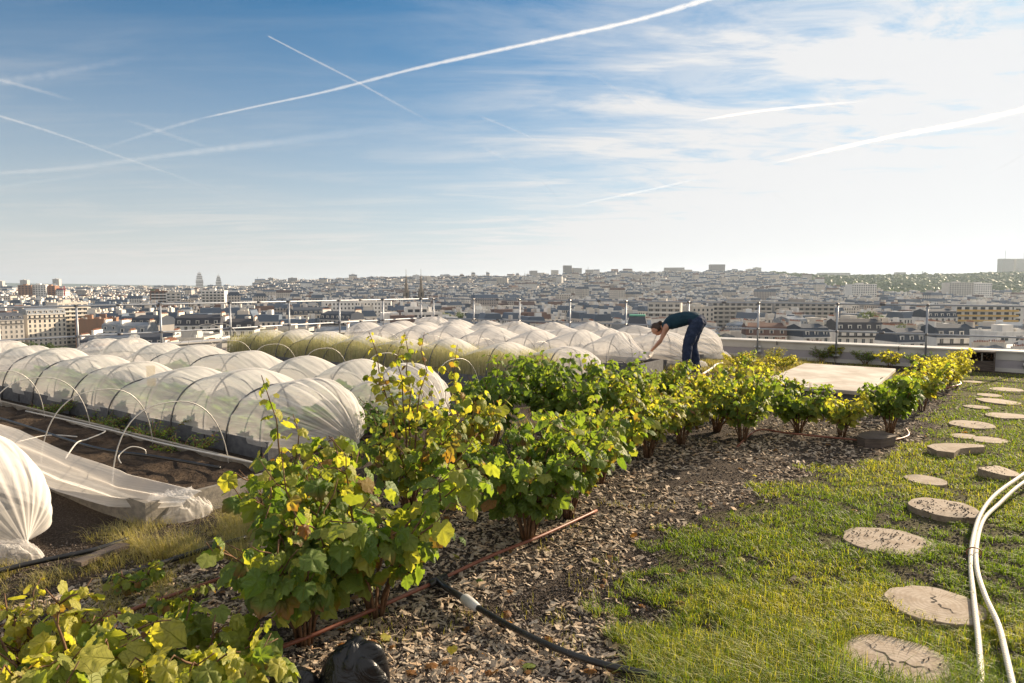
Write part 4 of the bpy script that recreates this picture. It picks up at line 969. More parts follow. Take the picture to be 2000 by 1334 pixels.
hb(1972, 2060, 597, 395, 'plain pale block cut by the right picture edge', R(-10), 14, wall='w_white')
hb(1795, 1856, 603, 380, 'low house with a blue-grey mansard left of the yellow banded slab', R(5), 13, 'h', wall='w_white', roofm='slate', parts=True)
hb(1625, 1712, 622, 280, 'house with a long slate mansard and white dormers beyond the concrete slab', R(-5), 12, 'h', wall='w_white', roofm='slate', parts=True)
hb(1730, 1790, 640, 235, 'white walled house with slate roof below the guard rail, right of the slate mansard', R(8), 12, 'h', wall='w_white', roofm='slate', parts=True)
hb(1815, 1890, 632, 245, 'dark mansard house with blank white wall at the right below the guard rail', R(-4), 12, 'h', wall='w_white', roofm='slate', parts=True)
hb(1920, 2010, 645, 225, 'house with white parapet blocks at the lower right of the city', R(4), 12, wall='w_white', parts=True)
hb(1548, 1606, 632, 255, 'slate roofed house left of the long slate mansard', R(12), 12, 'h', wall='w_white', roofm='slate', parts=True)
hb(1455, 1530, 630, 262, 'red-brown roofed house below the guard rail right of the person', R(-10), 12, 'h', wall='w_cream', roofm='tile', parts=True)
# slate hall with a green copper ridge
X, w_, zt, g = hero(1222, 1268, 614, 260); e = empty('hall'); q = MB(); q.box(-w_ / 2, w_ / 2, -8, 8, -20, 0); q.build('wall', M['w_cream'], e)
q = MB(); q.frustum(-w_ / 2, w_ / 2, -8, 8, .01, 6.5, 1.6, 6.2); q.build('roof', M['slate'], e); q = MB(); q.box(-w_ / 2 + 1.5, w_ / 2 - 1.5, -2.0, 2.0, 6.51, 7.1); q.build('ridge', M['copper'], e)
put(e, X, 260, zt - 7.1, R(-12), 'slate roofed hall with a green copper ridge just left of the person\'s head')
# towers of the eastern skyline
SK = [(1035, 1048, 529, 2300, 'w_grey'), (1048, 1064, 533, 2500, 'w_conc'), (1076, 1090, 528, 2500, 'w_conc'), (1100, 1115, 519, 2400, 'w_grey'), (1118, 1134, 524, 2400, 'w_conc'), (1143, 1163, 527, 2600, 'w_grey'), (1193, 1206, 526, 2500, 'w_brick'), (1180, 1192, 531, 2600, 'w_conc'), (1207, 1229, 531, 2600, 'w_conc'), (1296, 1334, 523, 2600, 'w_grey'), (1384, 1412, 517, 2500, 'w_grey'), (1418, 1433, 528, 2700, 'w_conc'), (1595, 1655, 533, 2700, 'w_white'), (1656, 1672, 537, 2700, 'w_conc'), (1745, 1763, 532, 2800, 'w_conc'), (1946, 1971, 506, 2600, 'w_conc'), (1975, 2002, 506, 2610, 'w_conc'),
      (1026, 1050, 541, 1900, 'w_white'), (1063, 1090, 543, 1850, 'w_conc'), (1092, 1104, 544, 1850, 'w_white'), (1124, 1146, 548, 1800, 'w_conc'), (962, 992, 543, 1800, 'w_conc'), (1272, 1305, 552, 1500, 'w_white'), (1306, 1330, 538, 1900, 'w_conc'), (1344, 1372, 537, 1900, 'w_conc'), (1655, 1703, 555, 1150, 'w_white'), (1845, 1890, 552, 1150, 'w_conc'), (1890, 1925, 553, 1150, 'w_white')]
SKN = ['grey-blue tower block, first from the left of the central skyline cluster', 'low pale block right of the first tower of the central cluster', 'pale block left of the tallest tower of the central cluster', 'tallest dark tower of the central skyline cluster', 'round shouldered pale tower right of the tallest central one', 'broad grey tower block with antennas right of the central cluster', 'brown tower block standing alone right of the central cluster', 'low block left of the lone brown tower block', 'low block right of the lone brown tower block', 'wide grey slab block high on the skyline above the person', 'tall grey slab high on the skyline right of the person', 'small block right of the tall grey skyline slab', 'long low white building on the ridge above the wood', 'small pale block right of the long low ridge building', 'small building showing above the wooded ridge', 'left one of the twin pale towers at the right picture edge', 'right one of the twin pale towers at the right picture edge',
       'white housing block below the central cluster, the left one', 'white housing block below the tallest central tower', 'narrow white block below the central cluster, the right one', 'pale stepped block below the central cluster', 'square beige block alone left of the central cluster', 'long white block half way up the hill above the person', 'pale twin-shaft block on the slope below the wide grey slab', 'pale shaft block on the slope below the tall grey slab', 'white housing block at the foot of the wood', 'pale block at the foot of the wood, at the right', 'white block at the foot of the wood, farthest right']
for (a, b, t, Y, wm), l in zip(SK, SKN):
    o = hb(a, b, t, Y, l, R(random.uniform(-12, 12)), 24, wall=wm, fh=3, roofbits=Y < 1990)
for px_, py_, Y, hh in [(1957, 506, 2600, 30), (1993, 506, 2610, 26), (1148, 527, 2600, 12)]:
    X = Xl(px_, Y); z = HC + (561 - py_) * Y / FPX; q = MB(); q.tube([(0, 0, -3), (0, 0, hh)], .6, 5); o = q.build('antenna_mast', M['clamp']); o.location = (X, Y, z)
    tag(o, {1957: 'thin antenna mast on the left twin tower', 1993: 'thin antenna mast on the right twin tower', 1148: 'short antenna on the broad grey tower block'}[px_], 'antenna')
# spires
def spire_tower(px, tip, base, Y, wpx, label, rz=R(15)):
    X = Xl(px, Y); zt = HC + (561 - tip) * Y / FPX; w_ = wpx * Y / FPX; g = float(ground_z(X, Y)); zb = HC + (561 - base) * Y / FPX; Hh = zt - g
    e = empty('church_tower'); hs = (zt - g) * .55; q = MB(); a = w_ / 2
    q.box(-a, a, -a, a, -5, hs)
    for s in ((1, 1), (1, -1), (-1, 1), (-1, -1)): q.frustum(s[0] * a - a * .22, s[0] * a + a * .22, s[1] * a - a * .22, s[1] * a + a * .22, hs * .3, hs * 1.16, a * .2, a * .2)
    for f in (.55, .8):
        for s in (-1, 1):
            q.add([(-a * .35, s * (a + .05), hs * f), (a * .35, s * (a + .05), hs * f), (a * .35, s * (a + .05), hs * (f + .15)), (-a * .35, s * (a + .05), hs * (f + .15))], [(0, 1, 2, 3)], 1)
            q.add([(s * (a + .05), -a * .35, hs * f), (s * (a + .05), a * .35, hs * f), (s * (a + .05), a * .35, hs * (f + .15)), (s * (a + .05), -a * .35, hs * (f + .15))], [(0, 1, 2, 3)], 1)
    q.build('tower_wall', [M['stone_dark'], M['crack']], e)
    q = MB(); q.add([(a * .8 * math.cos(t), a * .8 * math.sin(t), hs) for t in np.linspace(0, 2 * math.pi, 9)[:-1]] + [(0, 0, Hh)], [(i, (i + 1) % 8, 8) for i in range(8)]); q.tube([(0, 0, Hh - 2), (0, 0, Hh + 4)], .25, 5); q.build('spire', M['stone_dark'], e)
    return put(e, X, Y, g, rz, label, 'church tower')
spire_tower(794, 532, 583, 950, 10, 'dark neo-gothic church tower with a pointed spire, the left one of the pair'); spire_tower(823, 531, 583, 960, 10, 'dark neo-gothic church tower with a pointed spire, the right one of the pair')
reserve(Xl(808, 970), 970, 22)
e = empty('church_nave'); q = MB(); q.box(-9, 9, -22, 22, -5, 17); q.build('wall', M['stone_dark'], e); q = MB(); q.frustum(-9.4, 9.4, -22.4, 22.4, 17.02, 27, 9.3, 1); q.build('roof', M['slate'], e); put(e, Xl(809, 985), 990, float(ground_z(Xl(809, 985), 985)), R(15), 'slate roofed church nave between and behind the two dark spires', 'church')
spire_tower(1146, 528, 556, 1700, 5, 'single thin dark spire below the central skyline cluster'); spire_tower(1025, 532, 545, 2300, 3.4, 'tiny distant spire on the skyline, the left one of a small pair'); spire_tower(1031, 533, 545, 2310, 3.4, 'tiny distant spire on the skyline, the right one of a small pair')
# tower crane and a red crane
def crane(px, py, Y, jib, mtn, label):
    X = Xl(px, Y); z = HC + (561 - py) * Y / FPX; e = empty('tower_crane', (X, Y, z)); q = MB(); q.tube([(0, 0, -60), (0, 0, 5)], 1.0, 4); q.build('mast', M[mtn], e); q = MB(); q.tube([(-jib * .3, 0, 0), (jib, 0, 1)], .7, 4); q.tube([(-jib * .25, 0, .5), (0, 0, 5), (jib * .7, 0, 1)], .25, 4); q.build('jib', M[mtn], e); q = MB(); q.box(-jib * .3, -jib * .24, -1, 1, -3, 0); q.build('counterweight', M['w_conc'], e)
    e.rotation_euler = (0, 0, R(160)); tag(e, label, 'crane')
crane(1798, 532, 2700, 40, 'clamp', 'thin tower crane above the wooded ridge'); crane(128, 565, 1050, 14, 'red_panel', 'small red crane right of the brown and white blocks at far left')
# hilltop building with a mast on the skyline
hb(1456, 1470, 526, 2600, 'pale hilltop building left of the antenna dome on the skyline', 0, 25, wall='w_conc'); hb(1470, 1482, 523, 2620, 'hilltop building with a thin mast on the skyline right of the tall slab', 0, 25, wall='w_conc')

# ---- generic blocks: individuals
PROTO = {}
def proto(kind, parts):
    key = (kind, parts)
    if key not in PROTO:
        random.seed(hash(kind) % 1000 if False else sum(map(ord, kind)))
        f = {'cream mansard': lambda: haussmann(13, 12, 5, 'w_cream', 'zinc', parts), 'white mansard': lambda: haussmann(16, 12, 5, 'w_white', 'slate', parts),
             'tall mansard': lambda: haussmann(12, 12, 6, 'w_white', 'zinc', parts), 'slate mansard': lambda: haussmann(18, 11, 4, 'w_cream', 'slate', parts),
             'flat white': lambda: flat_block(17, 12, 6, 'w_white', parts), 'flat concrete': lambda: flat_block(22, 13, 7, 'w_conc', parts, balcony=True), 'flat low': lambda: flat_block(20, 15, 4, 'w_grey', parts, wide=False),
             'tiled': lambda: gable(13, 10, 4, 'w_cream', 'tile', parts), 'zinc gable': lambda: gable(15, 11, 4, 'w_white', 'zinc', parts, slope=2.4), 'brick flat': lambda: flat_block(14, 11, 5, 'w_brick', parts, wide=False)}[kind]
        PROTO[key] = [f(), False]
    pr = PROTO[key]
    if not pr[1]: pr[1] = True; return pr[0]
    return copy_tree(pr[0])
DESC = {'cream mansard': 'cream zinc-roofed house', 'white mansard': 'white slate-mansard house', 'tall mansard': 'tall pale zinc-roofed house', 'slate mansard': 'broad cream slate-mansard house', 'flat white': 'white flat-roofed block', 'flat concrete': 'concrete balcony block', 'flat low': 'low grey flat-roofed building', 'tiled': 'brown tile-roofed house', 'zinc gable': 'white zinc-gabled house', 'brick flat': 'brown brick flat-roofed house'}
KINDS = ['cream mansard', 'white mansard', 'tall mansard', 'slate mansard', 'flat white', 'flat concrete', 'flat low', 'tiled', 'zinc gable', 'brick flat']
KW = np.array([5, 5, 4, 4, 2.6, .7, 1.6, 1.4, 2.2, 1.2]); KW = KW / KW.sum()
KW_ = {'cream mansard': 13, 'white mansard': 16, 'tall mansard': 12, 'slate mansard': 18, 'flat white': 17, 'flat concrete': 22, 'flat low': 20, 'tiled': 13, 'zinc gable': 15, 'brick flat': 14}
def sector(px):
    for lim, t in ((150, 'at the far left'), (235, 'behind the first left railing post'), (330, 'beside the second railing post'), (430, 'behind the bare parapet hoops'), (520, 'behind the third left railing post'), (620, 'left of the long white block'), (740, 'below the long white block'), (820, 'below the left dark spire'), (900, 'below the right dark spire'), (1000, 'right of the dark spires'), (1100, 'above the tallest green bush'), (1190, 'left of the green-ridged hall'), (1280, 'beside the green-ridged hall'), (1380, 'behind the bending person'), (1450, 'right of the bending person'), (1540, 'left of the slab'), (1640, 'above the slab\'s left half'), (1760, 'above the slab\'s right half'), (1850, 'above the yellow bushes')):
        if px < lim: return t
    return 'above the wooden box at far right'
def free(x, y, r_):
    return all((x - a) ** 2 + (y - b) ** 2 > (r_ + c) ** 2 * .72 for a, b, c in RES)
for Yq in range(215, 450, 22): reserve(Xl(70, Yq), Yq, 26 if Yq > 300 else 16)
rb = np.random.default_rng(5); cand = []
for iy in range(2, 60):
    for ix in range(-50, 50):
        bx = ix * 66 + (iy % 2) * 30 + rb.uniform(-9, 9); by = iy * 56 + rb.uniform(-9, 9) + 20
        th_ = R(25) * math.sin(bx * .0021 + by * .0013) + R(35) * (float(vnoise(bx, by, 1 / 330.)) - .3) + rb.uniform(-.08, .08)
        if abs(bx) > by * .92 + 60: continue
        wx, wy = 52, 40; Q = []
        for side in range(4):
            L_ = (wx, wy)[side % 2]; off = (wy, wx)[side % 2] / 2 - 6; pos = -L_ / 2 + 1
            while pos < L_ / 2 - 8:
                kd = KINDS[int(rb.choice(len(KINDS), p=KW))]; ww = KW_[kd]
                if pos + ww > L_ / 2 + 4: break
                c = pos + ww / 2; pos += ww + .06; ra = side * math.pi / 2
                lx, ly = c * math.cos(ra) + off * math.sin(ra), c * math.sin(ra) - off * math.cos(ra)
                x = bx + lx * math.cos(th_) - ly * math.sin(th_); y = by + lx * math.sin(th_) + ly * math.cos(th_)
                Q.append((x, y, th_ + ra, kd))
        cand += Q
        if rb.random() < .35: cand.append((bx, by, th_, 'flat low'))
cand = [c for c in cand if c[1] > 125 and abs(c[0]) < c[1] * .80 + 12 and free(c[0], c[1], 8)]
cand.sort(key=lambda c: c[1])
NIND = 235; near = cand[:NIND]; Ycut = near[-1][1]
cnt = {}
for (x, y, th_, kd) in near:
    parts = y < 250
    e = proto(kd, parts); px_ = 1000 + FPX * x / y
    band = ['lowest in view', 'low', 'second row up', 'third row up', 'mid distance', 'farther back', 'near the limit of the detailed roofs'][int(np.clip((y - 125) / 42, 0, 6))]
    sy = rb.uniform(-3.5, 2.5)
    e.location = (x, y, -38 + sy - (2 if y < 190 else 0)); e.rotation_euler = (0, 0, th_); e['label'] = DESC[kd] + ' ' + sector(px_) + ', ' + band; e['category'] = 'building'; e['group'] = 'houses of the city beyond the guard rails'

# ---- distant mass of buildings: one object
def distant():
    Vt = []; Ft = []; T = []; UV = []; rg = np.random.default_rng(21); n0 = 0
    pts = [(c[0], c[1], c[2], KW_[c[3]], 11.5, c[3]) for c in cand[NIND:] if c[1] < 2300]
    for y in np.arange(1500, 4300, 26):
        half = y * .82
        for x in np.arange(-half, half, 27):
            if rg.random() < .82: pts.append((x + rg.uniform(-12, 12), y + rg.uniform(-10, 10), rg.uniform(-.5, .5), rg.uniform(9, 22), rg.uniform(9, 15), 'x'))
    for (x, y, th_, ww, dd, kd) in pts:
        px_ = 1000 + FPX * x / y
        if not free(x, y, 8): continue
        if px_ > 1480 and y > np.interp(px_, [1480, 1540, 1620, 1700, 1900, 2300], [2600, 2150, 1650, 1380, 1300, 1300]) - 30 and y < 2900: continue     # wooded hill
        if y > 1650 and rg.random() < .35 and kd != 'x': continue
        g = float(ground_z(x, y)); fl = rg.integers(4, 8); hh = fl * 3.0 + rg.uniform(-1, 1)
        rr = rg.random()
        if rr > .955 and y > 700: hh *= rg.uniform(1.2, 1.6)
        if rr > .90: ww *= 1.5
        roof = rg.random(); rt = 3.6 if roof < .62 else .0
        wc = rg.choice(3, p=[.5, .34, .16]); tone = rg.random()
        c, s = math.cos(th_), math.sin(th_); hx, hy = ww / 2, dd / 2
        def P(px, py, pz): return (x + px * c - py * s, y + px * s + py * c, g + pz)
        cr = [(-hx, -hy), (hx, -hy), (hx, hy), (-hx, hy)]
        for i in range(4):
            a, b = cr[i], cr[(i + 1) % 4]; L_ = math.hypot(a[0] - b[0], a[1] - b[1])
            Vt += [P(*a, -8), P(*b, -8), P(*b, hh), P(*a, hh)]; UV += [(0, -8, 0), (L_, -8, 0), (L_, hh, 0), (0, hh, 0)]; T += [(wc / 2, tone, 0)] * 4; Ft.append((n0, n0 + 1, n0 + 2, n0 + 3)); n0 += 4
        ii = 1.5 if rt else .0; ix = 0.01
        top = [(-hx + ix, -hy + ii), (hx - ix, -hy + ii), (hx - ix, hy - ii), (-hx + ix, hy - ii)]
        rc = 0.0 if roof < .5 else (.5 if roof < .62 else 1.0)
        if rt:
            for i in range(4):
                a, b = cr[i], cr[(i + 1) % 4]; a2, b2 = top[i], top[(i + 1) % 4]
                Vt += [P(*a, hh), P(*b, hh), P(*b2, hh + rt), P(*a2, hh + rt)]; UV += [(0, 0, 0)] * 4; T += [(rc, tone, 1)] * 4; Ft.append((n0, n0 + 1, n0 + 2, n0 + 3)); n0 += 4
        Vt += [P(*q, hh + rt) for q in top]; UV += [(0, 0, 0)] * 4; T += [(rc, tone, 1)] * 4; Ft.append((n0, n0 + 1, n0 + 2, n0 + 3)); n0 += 4
        for _ in range(rg.integers(1, 4)):      # chimney walls and roof huts
            qx = rg.uniform(-hx, hx) * .9; qy = rg.uniform(-hy, hy) * .6; sx_, sy_, sz_ = rg.uniform(.4, 1.2), rg.uniform(1.2, 3.2), rg.uniform(1.2, 3.0)
            bz = hh + rt; k4 = [(qx - sx_, qy - sy_), (qx + sx_, qy - sy_), (qx + sx_, qy + sy_), (qx - sx_, qy + sy_)]
            for i in range(4):
                a, b = k4[i], k4[(i + 1) % 4]; Vt += [P(*a, bz - 1), P(*b, bz - 1), P(*b, bz + sz_), P(*a, bz + sz_)]; UV += [(-5, -5, 0)] * 4; T += [(rg.choice([0, .5]), rg.random(), 0)] * 4; Ft.append((n0, n0 + 1, n0 + 2, n0 + 3)); n0 += 4
            Vt += [P(*q, bz + sz_) for q in k4]; UV += [(-5, -5, 0)] * 4; T += [(1, .2, 1)] * 4; Ft.append((n0, n0 + 1, n0 + 2, n0 + 3)); n0 += 4
    m, kk, o = mat('distant_facades'); tx, ty, tz = kk.sep(kk.attr('tint', 'Vector')); ux, uy, uz = kk.sep(kk.attr('fuv', 'Vector'))
    wl = kk.mix(kk.ramp(tx, 0, .5, 0, 1, 'LINEAR'), (.66, .60, .53, 1), (.76, .75, .73, 1)); wl = kk.mix(kk.ramp(tx, .5, 1, 0, 1, 'LINEAR'), wl, (.36, .32, .30, 1))
    wl = kk.mix(kk.math('MULTIPLY', ty, .5), wl, (.38, .35, .32, 1))
    fx = kk.math('FRACT', kk.math('DIVIDE', ux, 2.7)); fy = kk.math('FRACT', kk.math('DIVIDE', uy, 3.0))
    wmask = kk.math('MULTIPLY', kk.math('MULTIPLY', kk.math('GREATER_THAN', fx, .3), kk.math('LESS_THAN', fx, .72)), kk.math('MULTIPLY', kk.math('GREATER_THAN', fy, .22), kk.math('LESS_THAN', fy, .82)))
    wmask = kk.math('MULTIPLY', wmask, kk.math('GREATER_THAN', uy, 0.)); wl = kk.mix(wmask, wl, (.05, .06, .075, 1))
    rf = kk.mix(kk.ramp(tx, 0, .5, 0, 1, 'LINEAR'), (.11, .145, .20, 1), (.17, .11, .09, 1)); rf = kk.mix(kk.ramp(tx, .5, 1, 0, 1, 'LINEAR'), rf, (.45, .44, .41, 1)); rf = kk.mix(kk.math('MULTIPLY', ty, .5), rf, (.06, .07, .09, 1))
    kk.link(principled(kk, kk.mix(tz, wl, rf), .8, 0, .25), o.inputs[0])
    me = fastmesh('distant_city', np.array(Vt), np.array(Ft), False, None, {'tint': np.array(T), 'fuv': np.array(UV)})
    tag(newobj('distant_city', me, None, [m]), 'mass of small distant houses covering the plain and hills up to the skyline', None, None, 'stuff')
distant()

# ================================================================ FOLIAGE
def leaf_template(N=18):
    """lobed currant leaf, base at origin, tip at y=1; returns verts, tris, uv"""
    phs = np.linspace(-math.pi, math.pi, N, endpoint=False)
    def Rr(p): return .50 * (1 + .055 * math.cos(5 * p)) * (1 - .10 * (abs(p) / math.pi) ** 3) * (1 + .15 * math.exp(-(p / .40) ** 2)) * (1 + .05 * math.exp(-((abs(p) - 1.25) / .3) ** 2)) * (1 - .30 * math.exp(-((abs(p) - math.pi) / .28) ** 2))
    cy = .40; vs = [(0, cy, 0)]
    for f in (.55, 1.0):
        for p in phs:
            r_ = Rr(p) * f * (1 + (.045 * (1 if round((p + math.pi) / (2 * math.pi) * N) % 2 else -1) if f > .9 else 0)); x, y = r_ * math.sin(p), cy + r_ * math.cos(p)
            z = .10 * abs(x) - .42 * (y - .3) ** 2 * (1 if y > .3 else .3) - .55 * x * x + (-.050 * math.cos(5 * p) if f < .9 else .030 * math.cos(10 * p + 1.))
            vs.append((x, y, z))
    vs = np.array(vs); F = []
    for i in range(N):
        j = (i + 1) % N; F.append((0, 1 + i, 1 + j)); F.append((1 + i, 1 + N + i, 1 + N + j)); F.append((1 + i, 1 + N + j, 1 + j))
    F = np.array(F)[:, ::-1]
    return vs, F
LT_HI = leaf_template(26); LT_MD = leaf_template(14); LT_LO = leaf_template(10)
def quadleaf():
    vs = np.array([(0, 0, 0), (.28, .45, .06), (0, 1, -.05), (-.28, .45, .06)]); return vs, np.array([(0, 1, 2), (0, 2, 3)])
LT_Q = quadleaf()
def place_leaves(pos, dirs, nrm, size, tint, tmpl, r_):
    vs, F = tmpl; n = len(pos); m_ = len(vs)
    d_ = dirs / np.linalg.norm(dirs, axis=1, keepdims=True); x_ = np.cross(d_, nrm); x_ /= np.linalg.norm(x_, axis=1, keepdims=True) + 1e-9; nn = np.cross(x_, d_)
    cup = r_.uniform(.2, 3.0, (n, 1, 1)); wx = r_.uniform(.85, 1.15, (n, 1, 1))
    P = pos[:, None, :] + size[:, None, None] * (vs[None, :, 0:1] * wx * x_[:, None, :] + vs[None, :, 1:2] * d_[:, None, :] + vs[None, :, 2:3] * cup * nn[:, None, :])
    Fx = (F[None] + (np.arange(n) * m_)[:, None, None]).reshape(-1, 3)
    return P.reshape(-1, 3), Fx, np.repeat(tint, m_, axis=0), np.tile(vs, (n, 1))
def bush(a, b, h, rad, label, seed, nst=9, leaf=.085, yellow=.3, brown=.15, tmpl=None, shoots=0, dens=1., matn='leaf', cat='bush', name='currant_bush', group='currant bushes planted in rows', droop=.85, low=.27, lean=0., shoot_h=1.0):
    r_ = np.random.default_rng(seed); tmpl = tmpl or LT_MD
    e = empty(name, W(a, b, 0)); st = MB(); pos = []; dr = []; nm = []; sz = []; tn = []
    for k_ in range(nst + shoots):
        az = 2 * math.pi * (k_ + r_.uniform(-.3, .3)) / nst + seed; sh = k_ >= nst
        reach = rad * r_.uniform(.35, 1.0) if not sh else rad * r_.uniform(.1, .6); hh = h * r_.uniform(.62, 1.0) if not sh else h * r_.uniform(1.10, 1.45) * shoot_h
        n = 9; path = []
        for i in range(n):
            t = i / (n - 1); rr = reach * (t ** 1.3); 
            path.append(Vector((math.cos(az) * rr + r_.normal(0, .012) * t * 2 + .03 * math.cos(az), math.sin(az) * rr + r_.normal(0, .012) * t * 2 + .03 * math.sin(az), hh * (t ** .85) - .02)))
        th0 = .0075 if leaf > .07 else .005
        st.tube(path, [th0 * (1.15 - .85 * i / (n - 1)) for i in range(n)], 5)
        segs = [(path, .33 if not sh else .25, 1.0)]
        for tw in range(int(r_.integers(3, 6)) if not sh else 1):
            i0 = int(r_.integers(3, 8)); p0 = path[i0]; az2 = az + r_.uniform(-1.3, 1.3); L_ = rad * r_.uniform(.25, .55)
            tp = [p0 + Vector((math.cos(az2) * L_ * q, math.sin(az2) * L_ * q, L_ * q * r_.uniform(.35, .9))) for q in (0, .35, .7, 1.)]
            st.tube(tp, [.004, .0035, .003, .002], 4); segs.append((tp, .1, 1.0))
        for (pp, t0, t1) in segs:
            ln = sum((pp[i + 1] - pp[i]).length for i in range(len(pp) - 1)); cntl = max(3, int(ln * (t1 - t0) / (leaf * .36) * dens)); 
            for q in range(cntl):
                t = t0 + (t1 - t0) * (q + r_.uniform(0, .8)) / cntl; t = min(t, .999); fi = t * (len(pp) - 1); i = int(fi); p = pp[i].lerp(pp[i + 1], fi - i)
                if p.z < low * h: 
                    if r_.random() < .75: continue
                ga = q * 2.4 + r_.uniform(-.4, .4); out_ = Vector((math.cos(ga), math.sin(ga), 0)); 
                pet = leaf * r_.uniform(.3, .8) if not sh else leaf * r_.uniform(.15, .4)
                pos.append(p + out_ * pet + Vector((0, 0, pet * .25)))
                dd = out_ + Vector((math.cos(az), math.sin(az), 0)) * .35; dd.z = -droop * r_.uniform(.1, 1.9)
                dr.append(dd); up = Vector((r_.normal(0, .35), r_.normal(0, .35), 1.0)); nm.append(up)
                s_ = leaf * r_.uniform(.42, 1.14) * (1 - .45 * max(0, t - .75) / .25) * (.75 if sh else 1); sz.append(s_)
                top = p.z / h; yy = r_.beta(2, 2) * .62 + (yellow - .3) * .85 + .06 + (.15 if sh else 0) + .06 * (top - .5)
                bb_ = r_.random() * (1 + brown * .3) if r_.random() < brown * 2.2 + (.15 if sh else 0) else .3
                tn.append((yy, bb_, r_.random()))
    st.build('stems', M['stem'], e, True)
    P, F, T, UVv = place_leaves(np.array([tuple(p) for p in pos]), np.array([tuple(p) for p in dr]), np.array([tuple(p) for p in nm]), np.array(sz), np.array(tn), tmpl, r_)
    newobj('foliage', fastmesh('foliage', P, F, True, None, {'tint': T, 'leafuv': UVv}), e, [M[matn]])
    return tag(e, label, cat, group)
def atab(px, py): return ab(at(px, py))
H_, Md, Lo = LT_HI, LT_MD, LT_LO
BUSH = [  # px/py of the foot, height, radius, label, leaf, yellow, brown, template, shoots, stems, dens
    ((595, 1250), .74, .37, 'big leafy front bush, its foot left of the tee joint', .108, .34, .16, H_, 1, 11, .88),
    ((735, 1195), .78, .42, 'big leafy currant bush in front, standing right beside the black tee joint', .108, .38, .18, H_, 1, 11, .88),
    ((575, 1115), .80, .34, 'tall bush behind the front one, its thin shoots reaching before the netting', .10, .34, .22, H_, 2, 8, .9),
    ((1030, 1050), .76, .40, 'second leafy clump of the pipe row, its stems just behind the brown pipe', .092, .24, .12, H_, 0, 11, 1.15),
    ((1110, 1005), .74, .36, 'currant bush leaning over the brown pipe, its right side browning', .092, .34, .2, Md, 0, 10, 1.1),
    ((800, 1000), .72, .38, 'currant bush with long thin reddish shoots rising before the second netting tunnel', .085, .42, .25, Md, 5, 8, .8),
    ((905, 955), .80, .32, 'bright yellow currant bush right of the long red shoots', .09, .56, .22, Md, 1, 8, .9),
    ((1170, 940), .66, .34, 'bush with pale green leaf tips beside the chip path, third of its row', .082, .42, .12, Md, 0, 10, 1.1),
    ((960, 885), .92, .34, 'dark green currant bush in the middle, left of the tallest green one', .088, .12, .05, Md, 0, 9, 1.1),
    ((1065, 865), 1.02, .30, 'tallest bright green currant bush standing before the tunnel of tall grasses', .09, .10, .02, Md, 0, 9, 1.2),
    ((1135, 880), .86, .36, 'dark green currant bush just right of the tallest bright green one', .085, .18, .06, Md, 0, 10, 1.15),
    ((1265, 890), .74, .36, 'yellow-green currant bush with small leaves at the path edge, before the person', .072, .52, .14, Lo, 0, 10, 1.1),
    ((1215, 830), .80, .34, 'green currant bush below the near end of the person\'s netting tunnel', .078, .22, .08, Lo, 0, 10, 1.15),
    ((1330, 865), .64, .34, 'currant bush with drying brown twigs at the path edge, below the person', .072, .50, .25, Lo, 0, 10, 1.05),
    ((1300, 795), .62, .30, 'currant bush whose tip reaches the person\'s hands', .078, .34, .1, Lo, 0, 8, 1.1),
    ((1400, 840), .62, .36, 'dense currant bush with bright yellow patch, right below the person\'s feet', .078, .50, .12, Lo, 0, 11, 1.15),
    ((1375, 790), .42, .30, 'yellow currant bush between the person\'s feet and the path bushes', .072, .60, .15, Lo, 0, 9, 1.1),
    ((1450, 860), .68, .30, 'green currant bush at the bend of the brown pipe, left of the slab', .08, .34, .1, Lo, 0, 9, 1.1),
    ((1475, 800), .60, .32, 'yellow and green currant bush touching the left corner of the slab', .075, .52, .14, Lo, 0, 9, 1.1),
    ((1560, 842), .52, .28, 'round green currant bush in front of the slab, left one of three', .082, .30, .1, Lo, 0, 11, 1.2),
    ((1645, 850), .46, .22, 'small yellow currant bush in front of the slab, middle one of three', .070, .66, .08, Lo, 0, 9, 1.2),
    ((1738, 845), .66, .26, 'dark green bush before the slab by the wood block, right of three', .090, .18, .08, Lo, 0, 9, 1.15),
    ((1800, 800), .58, .24, 'yellow-green bush at the right corner of the slab', .070, .52, .1, Lo, 0, 8, 1.1),
    ((1822, 775), .55, .22, 'yellow bush right of the slab, second from its corner', .060, .72, .08, Lo, 0, 8, 1.2),
    ((1848, 757), .56, .26, 'bright yellow bush near the lawn edge, second from the wooden box', .055, .80, .05, Lo, 0, 9, 1.3),
    ((1858, 742), .55, .28, 'bright yellow bush closest to the wooden box', .055, .80, .05, Lo, 0, 9, 1.3),
]
for i, (pp, h_, r_, lab, lf, ye, br, tm, shn, ns, dn) in enumerate(BUSH):
    a_, b_ = atab(*pp); f_ = 1.12 if i in (1, 3, 4) else (1.0 if i < 3 else 1.16)
    bush(a_, b_, h_ * (1.06 if i > 2 else 1.), r_ * f_, lab, 40 + i, ns + (2 if i > 2 else 0), lf, ye, br, tm, shn, dn * 1.15, low=.27 if i < 6 else .12, shoot_h=1.22 if i == 5 else 1.0)
